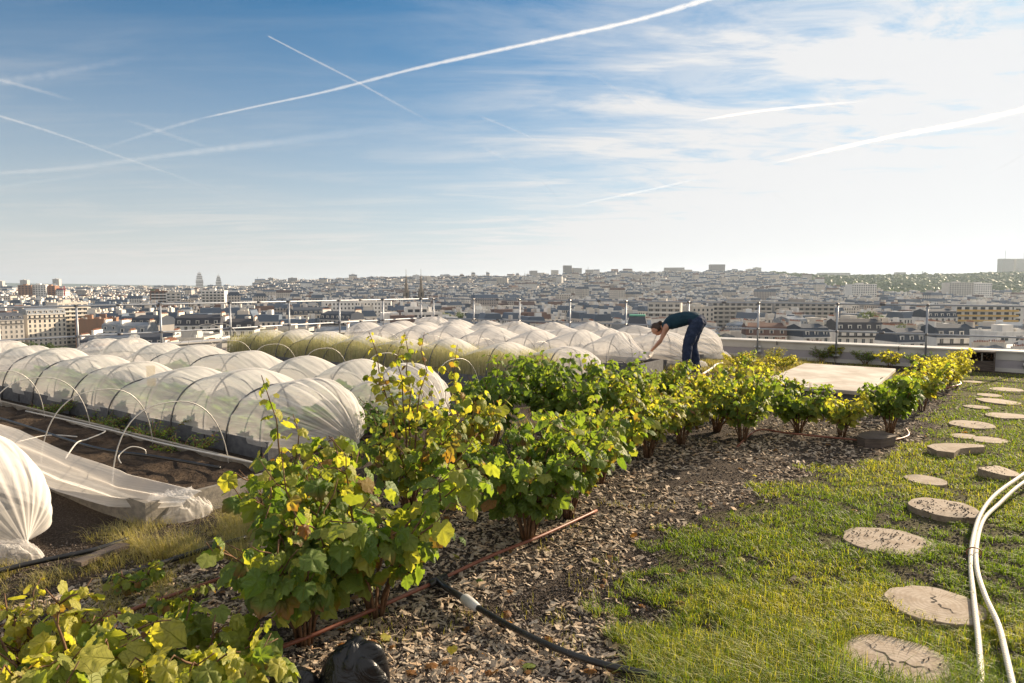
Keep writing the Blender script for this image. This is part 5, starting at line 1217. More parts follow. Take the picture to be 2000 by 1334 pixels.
# nearest bushes at the bottom edge (they stand below the frame)
bush(2.60, .95, .46, .34, 'big pale leafed bush cut by the bottom left corner', 81, 9, .11, .62, .12, H_, 1, 1.0)
bush(2.34, 1.30, .43, .25, 'low bush with large shiny leaves at the bottom edge, right of the corner one', 83, 9, .105, .50, .08, H_, 0, 1.05)
bush(3.0, 1.05, .36, .18, 'small yellowing bush behind the bottom left corner bush', 84, 6, .062, .66, .30, Md, 1, 1.2)
bush(*atab(345, 1222), .20, .07, 'spindly young bush beside the left brown pipe', 85, 3, .055, .42, .2, Md, 0, .8)
bush(*atab(265, 1150), .13, .14, 'tiny seedling bush in the dry grass left of the pipe', 86, 5, .05, .35, .1, Md, 0, .9)
# plants against the parapet and in the dry patch
SM = [((1510, 712), .36, .20, 'greyish wispy lavender-like shrub against the parapet, left of the slab', .040, .55, 'leaf_small', 14), ((1605, 706), .34, .22, 'dark green small shrub behind the left end of the slab', .040, .10, 'leaf_small', 14), ((1632, 706), .42, .20, 'yellow-green bush standing between small dark shrubs behind the slab', .060, .72, 'leaf', 8),
      ((1690, 712), .32, .24, 'dark rounded shrub behind the middle of the slab', .04, .10, 'leaf_small', 14), ((1738, 718), .42, .24, 'pale yellow bush behind the right end of the slab', .05, .75, 'leaf', 9), ((1795, 722), .34, .26, 'dark clipped shrub against the parapet right of the slab', .04, .08, 'leaf_small', 16),
      ((1460, 726), .48, .14, 'thin upright plant with a few round leaves in the dry patch', .06, .35, 'leaf', 4), ((1495, 735), .40, .16, 'thin orange-brown plant in the dry patch behind the bushes', .05, .70, 'leaf', 5), ((1440, 716), .26, .30, 'low yellow plants at the left of the dry patch', .04, .75, 'leaf', 9), ((1530, 722), .30, .30, 'low orange-yellow plants beside the slab corner', .045, .72, 'leaf', 9)]
for i, (pp, h_, r_, lab, lf, ye, mt, ns) in enumerate(SM): bush(*atab(*pp), h_, r_, lab, 140 + i, ns, lf, ye, .15, LT_LO if mt == 'leaf' else LT_Q, 0, 1.1, mt, 'plant' if mt == 'leaf' else 'shrub', 'small_plant' if mt == 'leaf' else 'shrub', 'small plants between the slab and the parapet')
bush(*atab(775, 855), .30, .50, 'dark green leafy patch of herbs between the two tunnel ends', 160, 20, .05, .12, .0, LT_LO, 0, 1.3, 'leaf_small', 'plant', 'herb_patch', 'low green plants beside the beds', .3, .0)
bush(*atab(955, 790), .26, .10, 'slim green tuft in front of the grey edged grass bed', 161, 9, .05, .2, .0, LT_Q, 0, 1.2, 'leaf_small', 'plant', 'herb_tuft', 'low green plants beside the beds', -.8, .0)
for i, (pp, hh, lab) in enumerate([((290, 868), .22, 'low green weeds at the foot of the tunnel board, by the third hoop'), ((210, 835), .14, 'low green weeds at the foot of the tunnel board, by the fourth hoop'), ((360, 893), .16, 'low green weeds at the foot of the tunnel board, by the nearest hoop'), ((100, 812), .14, 'low green weeds at the foot of the tunnel board, near the left picture edge')]):
    bush(*atab(*pp), hh, .30, lab, 170 + i, 12, .035, .22, .1, LT_Q, 0, 1.2, 'leaf_small', 'weeds', 'weed_clump', 'low green plants beside the beds', .3, .0)

# cabbages under the nets
def make_cabbage(seed, s=1.):
    r_ = np.random.default_rng(seed); n = 16; ang_ = np.arange(n) * 2.4; t = np.linspace(0, 1, n)
    d_ = np.stack((np.cos(ang_), np.sin(ang_), .25 + 1.1 * t), -1); pos = np.zeros((n, 3)); pos[:, 2] = .04 + .06 * t
    nm = np.stack((-np.cos(ang_) * .6, -np.sin(ang_) * .6, np.full(n, 1.)), -1); sz = s * (.24 - .11 * t) * r_.uniform(.85, 1.15, n)
    P, F, T, UVv = place_leaves(pos, d_, nm, sz, np.stack((r_.random(n) * .4, r_.random(n) * .6, r_.random(n)), -1), LT_MD, r_)
    e = empty('leafy_vegetable'); newobj('foliage', fastmesh('foliage', P, F, True, None, {'tint': T, 'leafuv': UVv}), e, [M['cabbage']]); st = MB(); st.tube([(0, 0, -.03), (0, 0, .08)], .012, 6); st.build('stem', M['stem'], e)
    return e
protos = [make_cabbage(s) for s in (1, 2, 3)]; used = [False] * 3; rg = np.random.default_rng(3)
def cab(a, b, lab, s=1.):
    i = int(rg.integers(3)); o = protos[i] if not used[i] else copy_tree(protos[i]); used[i] = True
    o.location = W(a, b, .15); o.rotation_euler = (0, 0, rg.uniform(0, 6.28)); o.scale = (s, s, s * rg.uniform(.9, 1.25)); tag(o, lab, 'vegetable plant', 'leafy vegetables growing under the nets')
ORD = ['first', 'second', 'third', 'fourth', 'fifth', 'sixth', 'seventh', 'eighth', 'ninth', 'tenth', 'eleventh', 'twelfth', 'thirteenth', 'fourteenth', 'fifteenth', 'sixteenth', 'seventeenth', 'eighteenth', 'nineteenth']
for (b0, nmn) in ((4.12, 'front line under the first tunnel behind bare soil'), (4.58, 'back line under the first tunnel behind bare soil'), (5.52, 'front line under the second tunnel behind bare soil'), (6.0, 'back line under the second tunnel behind bare soil'), (1.2, 'line under the tunnel at the left edge')):
    a = 5.75; kq = 0
    while a < 12.6:
        cab(a, b0 + rg.uniform(-.05, .05), 'leafy vegetable, ' + ORD[kq] + ' from the right end, ' + nmn, rg.uniform(.75, 1.15)); kq += 1; a += rg.uniform(.40, .55)

# grass blades, vectorised
def blades(A, B, Z, L_, wd, tint, r_, lean=.5, wind=(0, 0)):
    n = len(A); az = r_.uniform(0, 2 * math.pi, n); ln = lean * r_.uniform(.2, 1.3, n)
    bx = A * U.x + B * V.x; by = A * U.y + B * V.y
    dx = np.cos(az) * ln + wind[0]; dy = np.sin(az) * ln + wind[1]; sx_ = -np.sin(az) * wd / 2; sy_ = np.cos(az) * wd / 2
    P = np.zeros((n, 5, 3)); 
    P[:, 0] = np.stack((bx - sx_, by - sy_, Z), -1); P[:, 1] = np.stack((bx + sx_, by + sy_, Z), -1)
    mx, my, mz = bx + dx * L_ * .38, by + dy * L_ * .38, Z + L_ * .62
    P[:, 2] = np.stack((mx - sx_ * .8, my - sy_ * .8, mz), -1); P[:, 3] = np.stack((mx + sx_ * .8, my + sy_ * .8, mz), -1)
    P[:, 4] = np.stack((bx + dx * L_, by + dy * L_, Z + L_ * (1 - .25 * np.minimum(ln, 1.2))), -1)
    F = np.array([(0, 1, 3), (0, 3, 2), (2, 3, 4)]); Fx = (F[None] + (np.arange(n) * 5)[:, None, None]).reshape(-1, 3)
    return P.reshape(-1, 3), Fx, np.repeat(tint, 5, axis=0)
DISCS = [(at(L[0], L[1]), L[2] / 2 * at(L[0], L[1]).y / FPX) for L in LOGS] + [(at(1865, 874), .28), (at(1712, 852), .22)]
def off_discs(X, Y, f=.84):
    ok = np.ones(len(X), bool)
    for p, r_ in DISCS: ok &= (X - p.x) ** 2 + (Y - p.y) ** 2 > (r_ * f) ** 2
    return ok
def lawn():
    r_ = np.random.default_rng(77); N = 900000
    Y = 1 / (r_.uniform(1 / 17., 1 / 1.75, N)); X = r_.uniform(-.35, 1.0, N) * (Y + .6)
    # thin the far part less than the near part: keep world density falling with distance
    A = X * U.x + Y * U.y; B = X * V.x + Y * V.y
    ed = lawn_edge(B) + (fbm(B, A, 2.5) - .5) * .9
    dens = fbm(A, B, 2.6, 4); dens2 = fbm(A + 9, B, 9.0, 3)
    edge = np.clip((ed - A) / .55, 0, 1)
    bare = .430 - .055 * np.clip((Y - 3.5) / 4, 0, 1) + .07 * (1 - edge) + np.where((B < 7) , .03, -.04)
    tall = np.clip((3.7 - Y) / 1.2, 0, 1) * np.clip(1.2 - np.abs(X - .95) * .8, .25, 1)
    keep = (A < ed) & (B < 15.6) & (B > -3.5) & ((dens * .55 + dens2 * .45 + r_.normal(0, .035, N) + tall * .08) > bare) & off_discs(X, Y) & (r_.random(N) < .35 + .65 * np.clip((Y - 1.) / 3., 0, 1))
    A, B, X, Y, dens, dens2, tall = [q[keep] for q in (A, B, X, Y, dens, dens2, tall)]
    n = len(A); L_ = (.012 + .036 * r_.random(n) ** 2.0) * (.55 + 1.6 * np.clip(dens2 * .6 + dens * .4 - .25, 0, .6)) + tall * r_.uniform(.0, .13, n) * (r_.random(n) < .5) + (r_.random(n) < .03) * r_.uniform(.01, .05, n)
    wd = .0024 + .0011 * np.clip(Y - 2, 0, 20) * .5
    yel = np.clip(r_.beta(2, 3, n) * .8 + (fbm(A, B, 1.3, 3) - .5) * .9 + .02, 0, 1)
    T = np.stack((yel, np.where(r_.random(n) < .10, .98, .2), r_.random(n)), -1)
    P, F, T = blades(A, B, gz(A, B) + .005, L_, wd, T, r_, 1.15, (-.1, -.05))
    tag(newobj('lawn_grass', fastmesh('lawn_grass', P, F, True, None, {'tint': T}), None, [M['grass']]), 'sparse sunlit grass of the lawn with bare patches', None, None, 'stuff'); return n
print('lawn blades', lawn())
def scatter_grass(name, label, boxes, mt, r_seed, dens_thr=.45, frac=None):
    r_ = np.random.default_rng(r_seed); P0 = []; F0 = []; T0 = []; n0 = 0
    for (a0, a1, b0, b1, n, lo, hi, wd, yl, lean, dn, fr) in boxes:
        A = r_.uniform(a0, a1, n); B = r_.uniform(b0, b1, n); D = fbm(A, B, fr, 4); keep = D + r_.normal(0, .02, n) > dn; A, B, D = A[keep], B[keep], D[keep]; n = len(A)
        L_ = r_.uniform(lo, hi, n) * (.6 + 1.2 * (D - dn)); T = np.stack((np.clip(r_.normal(yl, .18, n), 0, 1), np.where(r_.random(n) < .2, .96, .2), r_.random(n)), -1)
        P, F, T = blades(A, B, gz(A, B), L_, wd, T, r_, lean, (-.1, 0)); P0.append(P); F0.append(F + n0); T0.append(T); n0 += len(P)
    tag(newobj(name, fastmesh(name, np.concatenate(P0), np.concatenate(F0), True, None, {'tint': np.concatenate(T0)}), None, [M[mt]]), label, None, None, 'stuff')
scatter_grass('dry_grass', 'dry yellowish weeds and grass around the bed ends and along the parapet', [
    (3.3, 4.7, -.5, 3.0, 42000, .02, .15, .0020, .62, 1.5, .56, 6.0), (3.5, 4.40, 2.0, 2.9, 9000, .05, .24, .0019, .70, 1.3, .52, 6.0), (2.6, 5.2, 12.6, 15.7, 16000, .06, .20, .007, .60, .9, .45, 1.5),
    (1.2, 3.0, 12.8, 15.6, 6000, .05, .14, .007, .4, .9, .5, 1.5), (1.1, 3.3, 1.6, 5.0, 9000, .02, .09, .003, .35, .8, .64, 4.0), (3.4, 5.3, 3.3, 12.0, 9000, .03, .1, .006, .4, .8, .58, 3.0)], 'straw', 5)
def tallgrass():
    r_ = np.random.default_rng(9); n = 24000; A = r_.uniform(5.6, 13.4, n); B = r_.uniform(8.42, 9.25, n); D = fbm(A, B, 1.6, 4)
    L_ = (.30 + .26 * r_.random(n)) * (.7 + .6 * D); T = np.stack((np.clip(r_.normal(.45, .22, n), 0, 1), np.where(r_.random(n) < .12, .96, .2), r_.random(n)), -1)
    P, F, T = blades(A, B, np.full(n, .17), L_, .0048, T, r_, .30, (.10, -.10))
    tag(newobj('tall_grass', fastmesh('tall_grass', P, F, True, None, {'tint': T}), None, [M['haygrass']]), 'dense tall seeding grasses filling the grey edged bed under the net', None, None, 'stuff')
tallgrass()

# wood chips and gravel
def boxes_scatter(name, label, A, B, Z, size, flat, mt, seed, tints, z_off=0.0):
    r_ = np.random.default_rng(seed); n = len(A)
    base = np.array([(-1, -1, -1), (1, -1, -1), (1, 1, -1), (-1, 1, -1), (-1, -1, 1), (1, -1, 1), (1, 1, 1), (-1, 1, 1)], float) * .5
    v = base[None] + r_.uniform(-.20, .20, (n, 8, 3)); v = v * size[:, None, :]
    az = r_.uniform(0, 6.28, n); tx = r_.normal(0, flat, n); ty = r_.normal(0, flat, n)
    def rot(v, ang, i, j): c, s = np.cos(ang)[:, None], np.sin(ang)[:, None]; a, b = v[..., i].copy(), v[..., j].copy(); v[..., i] = a * c - b * s; v[..., j] = a * s + b * c
    rot(v, tx, 1, 2); rot(v, ty, 0, 2); rot(v, az, 0, 1)
    v[..., 0] += (A * U.x + B * V.x)[:, None]; v[..., 1] += (A * U.y + B * V.y)[:, None]; v[..., 2] += (Z + size[:, 2] * .4 + z_off)[:, None]
    F = np.array([(4, 5, 6, 7), (0, 1, 5, 4), (1, 2, 6, 5), (2, 3, 7, 6), (3, 0, 4, 7), (3, 2, 1, 0)]); Fx = (F[None] + (np.arange(n) * 8)[:, None, None]).reshape(-1, 4)
    tag(newobj(name, fastmesh(name, v.reshape(-1, 3), Fx, False, None, {'tint': np.repeat(tints, 8, axis=0)}), None, [M[mt]]), label, None, None, 'stuff')
def chips():
    r_ = np.random.default_rng(31); N = 150000; Y = 1 / r_.uniform(1 / 14., 1 / 1.8, N) ** 1.0; Y = np.where(r_.random(N) < .45, r_.uniform(4, 13, N), Y); X = r_.uniform(-1.0, .8, N) * (Y + .4); A = X * U.x + Y * U.y; B = X * V.x + Y * V.y
    ed = lawn_edge(B) + (fbm(B, A, 2.5) - .5) * .6; D = fbm(A, B, 2.2, 3)
    inb = ((A > ed - .35 * (r_.random(N) ** 2)) | (r_.random(N) < .035)) & (A < 4.0) & (B < 13) & (B > .2)
    pz = np.where(A > ed + .0, .85, .25) * np.where(A < ed + .35, .8, 1.); inb &= (r_.random(N) < pz) & (D > .34) & off_discs(X, Y)
    slab_ = (A > s0 - .02) & (A < s1 + .02) & (B > t0 - .02) & (B < t1 + .02); inb &= ~slab_
    A, B, Y, ed_ = A[inb], B[inb], Y[inb], ed[inb]; n = len(A); l = .014 + .034 * r_.random(n) ** 1.8; l *= 1 + .035 * np.clip(Y - 3, 0, 8)
    l *= 1.12; S = np.stack((l, l * r_.uniform(.14, .55, n), l * r_.uniform(.05, .16, n)), -1); T = np.stack((r_.beta(1.6, 1.5, n), r_.random(n), r_.random(n)), -1)
    boxes_scatter('wood_chips', 'grey-brown wood chip mulch covering the soil under and beside the bushes', A, B, gz(A, B) + .008 * (A < ed_), S, .32, 'chips', 8, T, .002); print('chips', n)
chips()
def gravel():
    r_ = np.random.default_rng(32); N = 190000; Y = 1 / r_.uniform(1 / 10., 1 / 1.8, N); X = r_.uniform(-1.0, 1.0, N) * (Y + .3); A = X * U.x + Y * U.y; B = X * V.x + Y * V.y
    ed = lawn_edge(B); keep = (B > -2) & (B < 12) & (A < 5.4) & (A > -7) & ((r_.random(N) < np.where((A > ed - .5) & (A < ed + .8), .8, .62)))
    keep &= ~((A > 4.5) & (B > 2.2)) & ~((A > 4.8) & (B > .7)); slab_ = (A > s0 - .02) & (A < s1 + .02) & (B > t0 - .02) & (B < t1 + .02); keep &= ~slab_
    keep &= off_discs(X, Y)
    A, B, ed = A[keep], B[keep], ed[keep]; n = len(A); s_ = .004 + .009 * r_.random(n) ** 2; S = np.stack((s_, s_ * r_.uniform(.7, 1, n), s_ * r_.uniform(.6, .9, n)), -1); T = np.stack((r_.beta(1.4, 2.4, n), r_.random(n), r_.random(n)), -1)
    boxes_scatter('gravel', 'fine dark lava gravel of the roof substrate', A, B, gz(A, B) + .008 * (A < ed), S, .8, 'gravel', 9, T); print('gravel', n)
    # gravel lying on some of the log slices
    AA_, BB_, ZZ_ = [], [], []
    for idx, cn in ((2, 150), (3, 260), (5, 90), (0, 30), (1, 14), (6, 14), (4, 6)):
        L = LOGS[idx]; p = at(L[0], L[1], L[4]); rr = L[2] / 2 * p.y / FPX
        for _ in range(cn):
            t = r_.uniform(0, 6.28); q = rr * .9 * math.sqrt(r_.random()); x, y = p.x + q * math.cos(t), p.y + q * math.sin(t)
            if float(fbm(x * 3, y * 3, 3.)) < .45: continue
            aa_, bb_ = ab(Vector((x, y, 0))); AA_.append(aa_); BB_.append(bb_); ZZ_.append(L[4] - .014 + (-(x - p.x) * L[5][1] + (y - p.y) * L[5][0]))
    n = len(AA_); s_ = .004 + .005 * r_.random(n); S = np.stack((s_, s_ * .8, s_ * .7), -1); T = np.stack((r_.random(n) * .35, r_.random(n), r_.random(n)), -1)
    boxes_scatter('gravel_on_logs', 'black gravel grains scattered on the log slices', np.array(AA_), np.array(BB_), np.array(ZZ_), S, .8, 'gravel', 10, T)
gravel()

def fallen():
    r_ = np.random.default_rng(91); n = 330; Y = 1 / r_.uniform(1 / 9., 1 / 2.2, n); X = r_.uniform(-.8, .75, n) * Y; A = X * U.x + Y * U.y; B = X * V.x + Y * V.y; k_ = (A < 3.9) & (A > lawn_edge(B) - .8) & (B < 9.3); A, B = A[k_], B[k_]; n = len(A)
    pos = np.stack((A * U.x + B * V.x, A * U.y + B * V.y, gz(A, B) + .018), -1); dd = np.stack((r_.normal(0, 1, n), r_.normal(0, 1, n), r_.normal(0, .15, n)), -1); nn = np.stack((r_.normal(0, .3, n), r_.normal(0, .3, n), np.ones(n)), -1)
    T = np.stack((r_.uniform(.4, 1, n), np.where(r_.random(n) < .75, 1.1, .5), r_.random(n)), -1); P, F, T, UVv = place_leaves(pos, dd, nn, r_.uniform(.025, .06, n), T, LT_MD, r_)
    tag(newobj('fallen_leaves', fastmesh('fallen_leaves', P, F, True, None, {'tint': T, 'leafuv': UVv}), None, [M['leaf']]), 'fallen brown and yellow leaves on the wood chips', None, None, 'stuff')
fallen()

# ================================================================ CITY TREES, WOOD
def crown_mesh(rad, hgt, n, seed, leafs=.5):
    r_ = np.random.default_rng(seed); cl = r_.normal(0, 1, (14, 3)); cl /= np.linalg.norm(cl, axis=1, keepdims=True); cl *= r_.uniform(.35, .8, (14, 1)); cl[:, 2] = np.abs(cl[:, 2]) * .9 - .25
    k_ = r_.integers(0, 14, n); d_ = r_.normal(0, 1, (n, 3)); d_ /= np.linalg.norm(d_, axis=1, keepdims=True); p = cl[k_] + d_ * (r_.uniform(.6, 1, (n, 1)) ** .5) * .42
    pos = p * np.array([rad, rad, hgt / 2]) ; nn = d_ + r_.normal(0, .4, (n, 3)); dd = np.cross(nn, r_.normal(0, 1, (n, 3)))
    T = np.stack((r_.random(n) * .6, r_.random(n) * .6, r_.random(n)), -1)
    return place_leaves(pos, dd, nn, np.full(n, leafs) * r_.uniform(.6, 1.3, n), T, LT_Q, r_)
def make_tree(seed, h=11., rad=4.2):
    e = empty('street_tree'); q = MB(); q.tube([(0, 0, -12), (0, 0, h * .4), (.2, .1, h * .7)], [.35, .28, .12], 7)
    for i in range(5):
        t = i * 1.3; q.tube([(0, 0, h * (.35 + .05 * i)), (math.cos(t) * rad * .5, math.sin(t) * rad * .5, h * (.6 + .04 * i))], [.12, .05], 5)
    q.build('trunk', M['bark'], e); P, F, T, UVv = crown_mesh(rad, h * .95, 2600, seed, .62); P[:, 2] += h * .68
    newobj('crown', fastmesh('crown', P, F, True, None, {'tint': T, 'leafuv': UVv}), e, [M['city_leaf']]); return e
tp = [make_tree(1), make_tree(2, 13, 5.2), make_tree(3, 9, 3.6)]; tu = [0, 0, 0]
TREES = [(35, 660, 330, 1.3), (62, 664, 320, 1.2), (90, 666, 315, 1.1), (112, 668, 310, 1.0), (345, 606, 640, 1.1), (300, 563, 1500, 2.2), (868, 604, 500, 1.2), (898, 607, 480, 1.1), (1078, 568, 1250, 2.4), (1095, 570, 1230, 2.2), (1118, 571, 1240, 2.0), (1068, 571, 1200, 1.6),
         (1660, 612, 400, 1.4), (1680, 608, 410, 1.5), (1700, 604, 420, 1.3), (1715, 608, 425, 1.1), (1762, 628, 300, 1.2), (1750, 634, 290, .9), (1393, 645, 262, 1.2), (1405, 650, 258, .9), (1380, 652, 255, .8), (1640, 583, 900, 1.6), (955, 566, 1500, 2.2), (930, 566, 1600, 2.6), (890, 562, 1750, 2.6), (675, 548, 2400, 3.4), (715, 546, 2400, 3.0), (740, 547, 2350, 2.4), (1052, 552, 1800, 2.4)]
TLAB = ['left of three', 'second', 'third', 'fourth']
for i, (px_, py_, Y, s_) in enumerate(TREES):
    j = i % 3; o = tp[j] if not tu[j] else copy_tree(tp[j]); tu[j] = 1; X = Xl(px_, Y); zt = HC + (561 - py_) * Y / FPX; hh = (11, 13, 9)[j] * s_ * 1.12
    where = 'left of the cream house street' if px_ < 130 else sector(px_); o.location = (X, Y, zt - hh); o.scale = (s_, s_, s_); o.rotation_euler = (0, 0, i * 1.7)
    tag(o, 'green city tree %s, %s' % (where, ['standing lowest among its neighbours', 'with a broad round crown', 'with a small crown'][j] + (', near' if Y < 500 else (', far off' if Y > 1000 else ', at middle distance'))), 'tree', 'trees among the houses')
def wood():
    r_ = np.random.default_rng(41); N = 5600; px = r_.uniform(1480, 2300, N); Y = r_.uniform(1280, 2850, N); X = (px - 1000) / FPX * Y
    lim = np.interp(px, [1480, 1540, 1620, 1700, 1900, 2300], [2600, 2150, 1650, 1380, 1300, 1300]); keep = Y > lim; X, Y = X[keep], Y[keep]; G = ground_z(X, Y); n = len(X)
    bv_, bf = [], []
    nu, nv = 9, 6
    for i in range(nv):
        for j in range(nu): ph, tt_ = math.pi * i / (nv - 1), 2 * math.pi * j / nu; bv_.append((math.sin(ph) * math.cos(tt_), math.sin(ph) * math.sin(tt_), math.cos(ph)))
    bv_ = np.array(bv_); bf = np.array([(i * nu + j, (i + 1) * nu + j, (i + 1) * nu + (j + 1) % nu, i * nu + (j + 1) % nu) for i in range(nv - 1) for j in range(nu)])
    r0 = r_.uniform(7, 14, n); v = bv_[None] * (1 + r_.uniform(-.28, .28, (n, len(bv_), 1))) * r0[:, None, None] * np.array([1, 1, .85]); v[..., 0] += X[:, None]; v[..., 1] += Y[:, None]; v[..., 2] += (G + r_.uniform(6, 13, n))[:, None]
    Fx = (bf[None] + (np.arange(n) * len(bv_))[:, None, None]).reshape(-1, 4); T = np.repeat(np.stack((r_.random(n) * .5, r_.random(n) * .5, r_.random(n)), -1), len(bv_), axis=0)
    # leaf clumps over the domes
    m_ = 60; nn = r_.normal(0, 1, (n, m_, 3)); nn[..., 2] = np.abs(nn[..., 2]); nn /= np.linalg.norm(nn, axis=2, keepdims=True)
    cpos = np.stack((X, Y, G + 9.5), -1)[:, None] + nn * (r0[:, None, None] * r_.uniform(.9, 1.1, (n, m_, 1))) * np.array([1, 1, .85]); dd = np.cross(nn.reshape(-1, 3), r_.normal(0, 1, (n * m_, 3)))
    P2, F2, T2, U2 = place_leaves(cpos.reshape(-1, 3), dd, nn.reshape(-1, 3), r_.uniform(2.2, 4.4, n * m_), np.stack((r_.random(n * m_) * .6, r_.random(n * m_) * .5, r_.random(n * m_)), -1), LT_Q, r_)
    q4 = [tuple(f) for f in Fx]; o1 = len(v.reshape(-1, 3))
    F4 = np.concatenate((Fx, np.column_stack((F2[::2][:, 0], F2[::2][:, 1], F2[::2][:, 2], F2[1::2][:, 2])) + o1))
    tag(newobj('wood', fastmesh('wood', np.concatenate((v.reshape(-1, 3), P2)), F4, False, None, {'tint': np.concatenate((T, T2))}), None, [M['city_leaf']]), 'wooded hill on the right horizon', None, None, 'stuff')
wood()

# ================================================================ HAZE
hz = MB(); hz.box(-9500, 9500, -3400, 9300, -140, 150); o = hz.build('haze', [])
m = bpy.data.materials.new('haze'); m.use_nodes = True; kk = NT(m.node_tree); out = kk.new('ShaderNodeOutputMaterial'); pv = kk.new('ShaderNodeVolumePrincipled'); pv.inputs['Color'].default_value = (.70, .84, 1.0, 1); pv.inputs['Density'].default_value = .000062; pv.inputs['Anisotropy'].default_value = .35
kk.link(pv.outputs[0], out.inputs['Volume']); o.data.materials.append(m); tag(o, 'thin summer haze over the city', None, None, 'stuff')

# ================================================================ CONTRAILS
m, kk, o = mat('contrail'); st = kk.attr('st', 'Vector'); sx, sy, sz = kk.sep(st)
lw = kk.new('ShaderNodeLayerWeight'); lw.inputs[0].default_value = .5
core = kk.math('POWER', kk.math('SUBTRACT', 1., lw.outputs['Facing']), 2.2)
pf = kk.noise(kk.comb(kk.math('MULTIPLY', sx, 1.), kk.math('MULTIPLY', sy, 1.2), 0.), 3.2, 6, .7, .8)
al = kk.math('MULTIPLY', kk.math('MULTIPLY', core, kk.ramp(pf, .25, .65, .35, 1.)), sz); al = kk.math('MINIMUM', al, .95)
df = kk.new('ShaderNodeBsdfDiffuse'); df.inputs[0].default_value = (.95, .95, .95, 1); tr = kk.new('ShaderNodeBsdfTranslucent'); tr.inputs[0].default_value = (.95, .95, .95, 1)
tp_ = kk.new('ShaderNodeBsdfTransparent'); kk.link(kk.mixsh(al, tp_.outputs[0], kk.mixsh(.5, df.outputs[0], tr.outputs[0])), o.inputs[0]); M['contrail'] = m
ALT = 5200.
def sky_at(px, py):
    X = (px - 1000) / FPX; Z = -(py - 667) / FPX; y = math.cos(PITCH) + Z * math.sin(PITCH); zz_ = -math.sin(PITCH) + Z * math.cos(PITCH); t = (ALT - HC) / zz_; return Vector((X * t, y * t, ALT)), t
def contrail(label, pts, wpx, alpha, fade=(.1, .1)):
    """pts in the photograph; the trail lies at 5200 m; wpx its width there, converted to metres"""
    SS = smoothpts([Vector((a, b, 0)) for a, b in pts], 24); n = len(SS); NS = 10; P = []; S = []; cen = []
    for q in SS: cen.append(sky_at(q.x, q.y))
    for i, (c, t) in enumerate(cen):
        u_ = i / (n - 1); wv = wpx if not isinstance(wpx, tuple) else wpx[0] + (wpx[1] - wpx[0]) * u_
        r_ = wv / 2 * t / FPX; r_ *= 1 + .22 * (float(vnoise(i * .7, 3., 1.)) - .5) * 2
        d_ = (cen[min(i + 1, n - 1)][0] - cen[max(i - 1, 0)][0]).normalized(); s_ = d_.cross(Vector((0, 0, 1))).normalized(); up = s_.cross(d_)
        a_ = alpha * min(1, u_ / max(fade[0], 1e-3)) * min(1, (1 - u_) / max(fade[1], 1e-3)); r_ *= .3 + .7 * min(1, u_ / max(fade[0], 1e-3)) if fade[0] > 0 else 1
        for j in range(NS): th_ = 2 * math.pi * j / NS; P.append(tuple(c + (s_ * math.cos(th_) + up * math.sin(th_)) * r_)); S.append((SS[i].x * .06, th_, a_))
    F = np.array([(i * NS + j, i * NS + (j + 1) % NS, (i + 1) * NS + (j + 1) % NS, (i + 1) * NS + j) for i in range(n - 1) for j in range(NS)])
    o = newobj('contrail', fastmesh('contrail', np.array(P), F, True, None, {'st': np.array(S)}), None, [M['contrail']]); o.visible_shadow = True
    tag(o, label, 'contrail', 'aircraft contrails across the sky')
contrail('broad white contrail running from the top centre down to the left', [(1440, -22), (1370, 2), (1240, 40), (1090, 73), (950, 103), (810, 134), (640, 178), (500, 208), (390, 232)], (13, 4.5), 0.38, (0, .05))
contrail('faint lower tail of the broad contrail, ending at left', [(395, 231), (320, 252), (230, 280), (190, 296)], 8, 0.20, (.1, .5))
contrail('thin bright contrail crossing the broad one, sloping down to the right', [(523, 70), (600, 110), (690, 156), (770, 200), (850, 242)], (3.2, 6.5), 0.61, (0, .35))
contrail('long thin contrail sloping down to the right at far left', [(-40, 215), (60, 245), (150, 275), (250, 311), (380, 356), (510, 406)], 6, 0.32, (0, .45))
contrail('short diffuse contrail above the long one at left', [(236, 231), (300, 252), (360, 273), (440, 298)], 10, 0.14, (.3, .4))
contrail('faint wide contrail low at left, nearly level', [(-40, 341), (150, 327), (330, 303), (480, 285), (620, 268), (860, 238)], (9, 22), 0.12, (0, .5))
contrail('diffuse broad contrail at the upper left edge', [(-40, 166), (60, 152), (180, 130), (290, 108)], 18, 0.09, (0, .5))
contrail('thin contrail at the upper left edge sloping down', [(-30, 148), (60, 172), (150, 198)], 8, 0.16, (0, .5))
contrail('faint level streak at left above the horizon', [(-40, 370), (100, 352), (230, 332)], 9, 0.09, (0, .5))
contrail('thin short contrail in the middle of the sky, sloping right', [(935, 226), (990, 248), (1040, 270), (1090, 296)], 5, 0.43, (.1, .5))
contrail('very short contrail just below the middle one', [(938, 286), (975, 304), (1010, 323)], 6, 0.40, (.2, .3))
contrail('small curved contrail low in the centre', [(1057, 354), (1075, 370), (1093, 392), (1106, 414)], 5, 0.54, (.1, .35))
contrail('faint thin contrail high right of centre', [(1140, 135), (1185, 162), (1230, 190), (1285, 226)], 6, 0.32, (.4, .3))
contrail('broad soft contrail rising to the right picture edge', [(1490, 324), (1600, 298), (1740, 267), (1880, 241), (2040, 204)], (7, 17), 0.43, (.3, 0))
contrail('faint contrail low right of centre, rising to the right', [(1095, 408), (1200, 385), (1290, 366), (1370, 347)], 6, 0.29, (.3, .3))
contrail('faint streak in the bright cirrus at upper right', [(1350, 238), (1500, 215), (1690, 197)], 7, 0.25, (.3, .4))
contrail('short contrail near the right picture edge', [(2040, 272), (1985, 310), (1930, 340)], 7, 0.32, (0, .4))
contrail('tiny contrail fragment low at right', [(1503, 372), (1522, 386), (1542, 404)], 9, 0.25, (.3, .3))

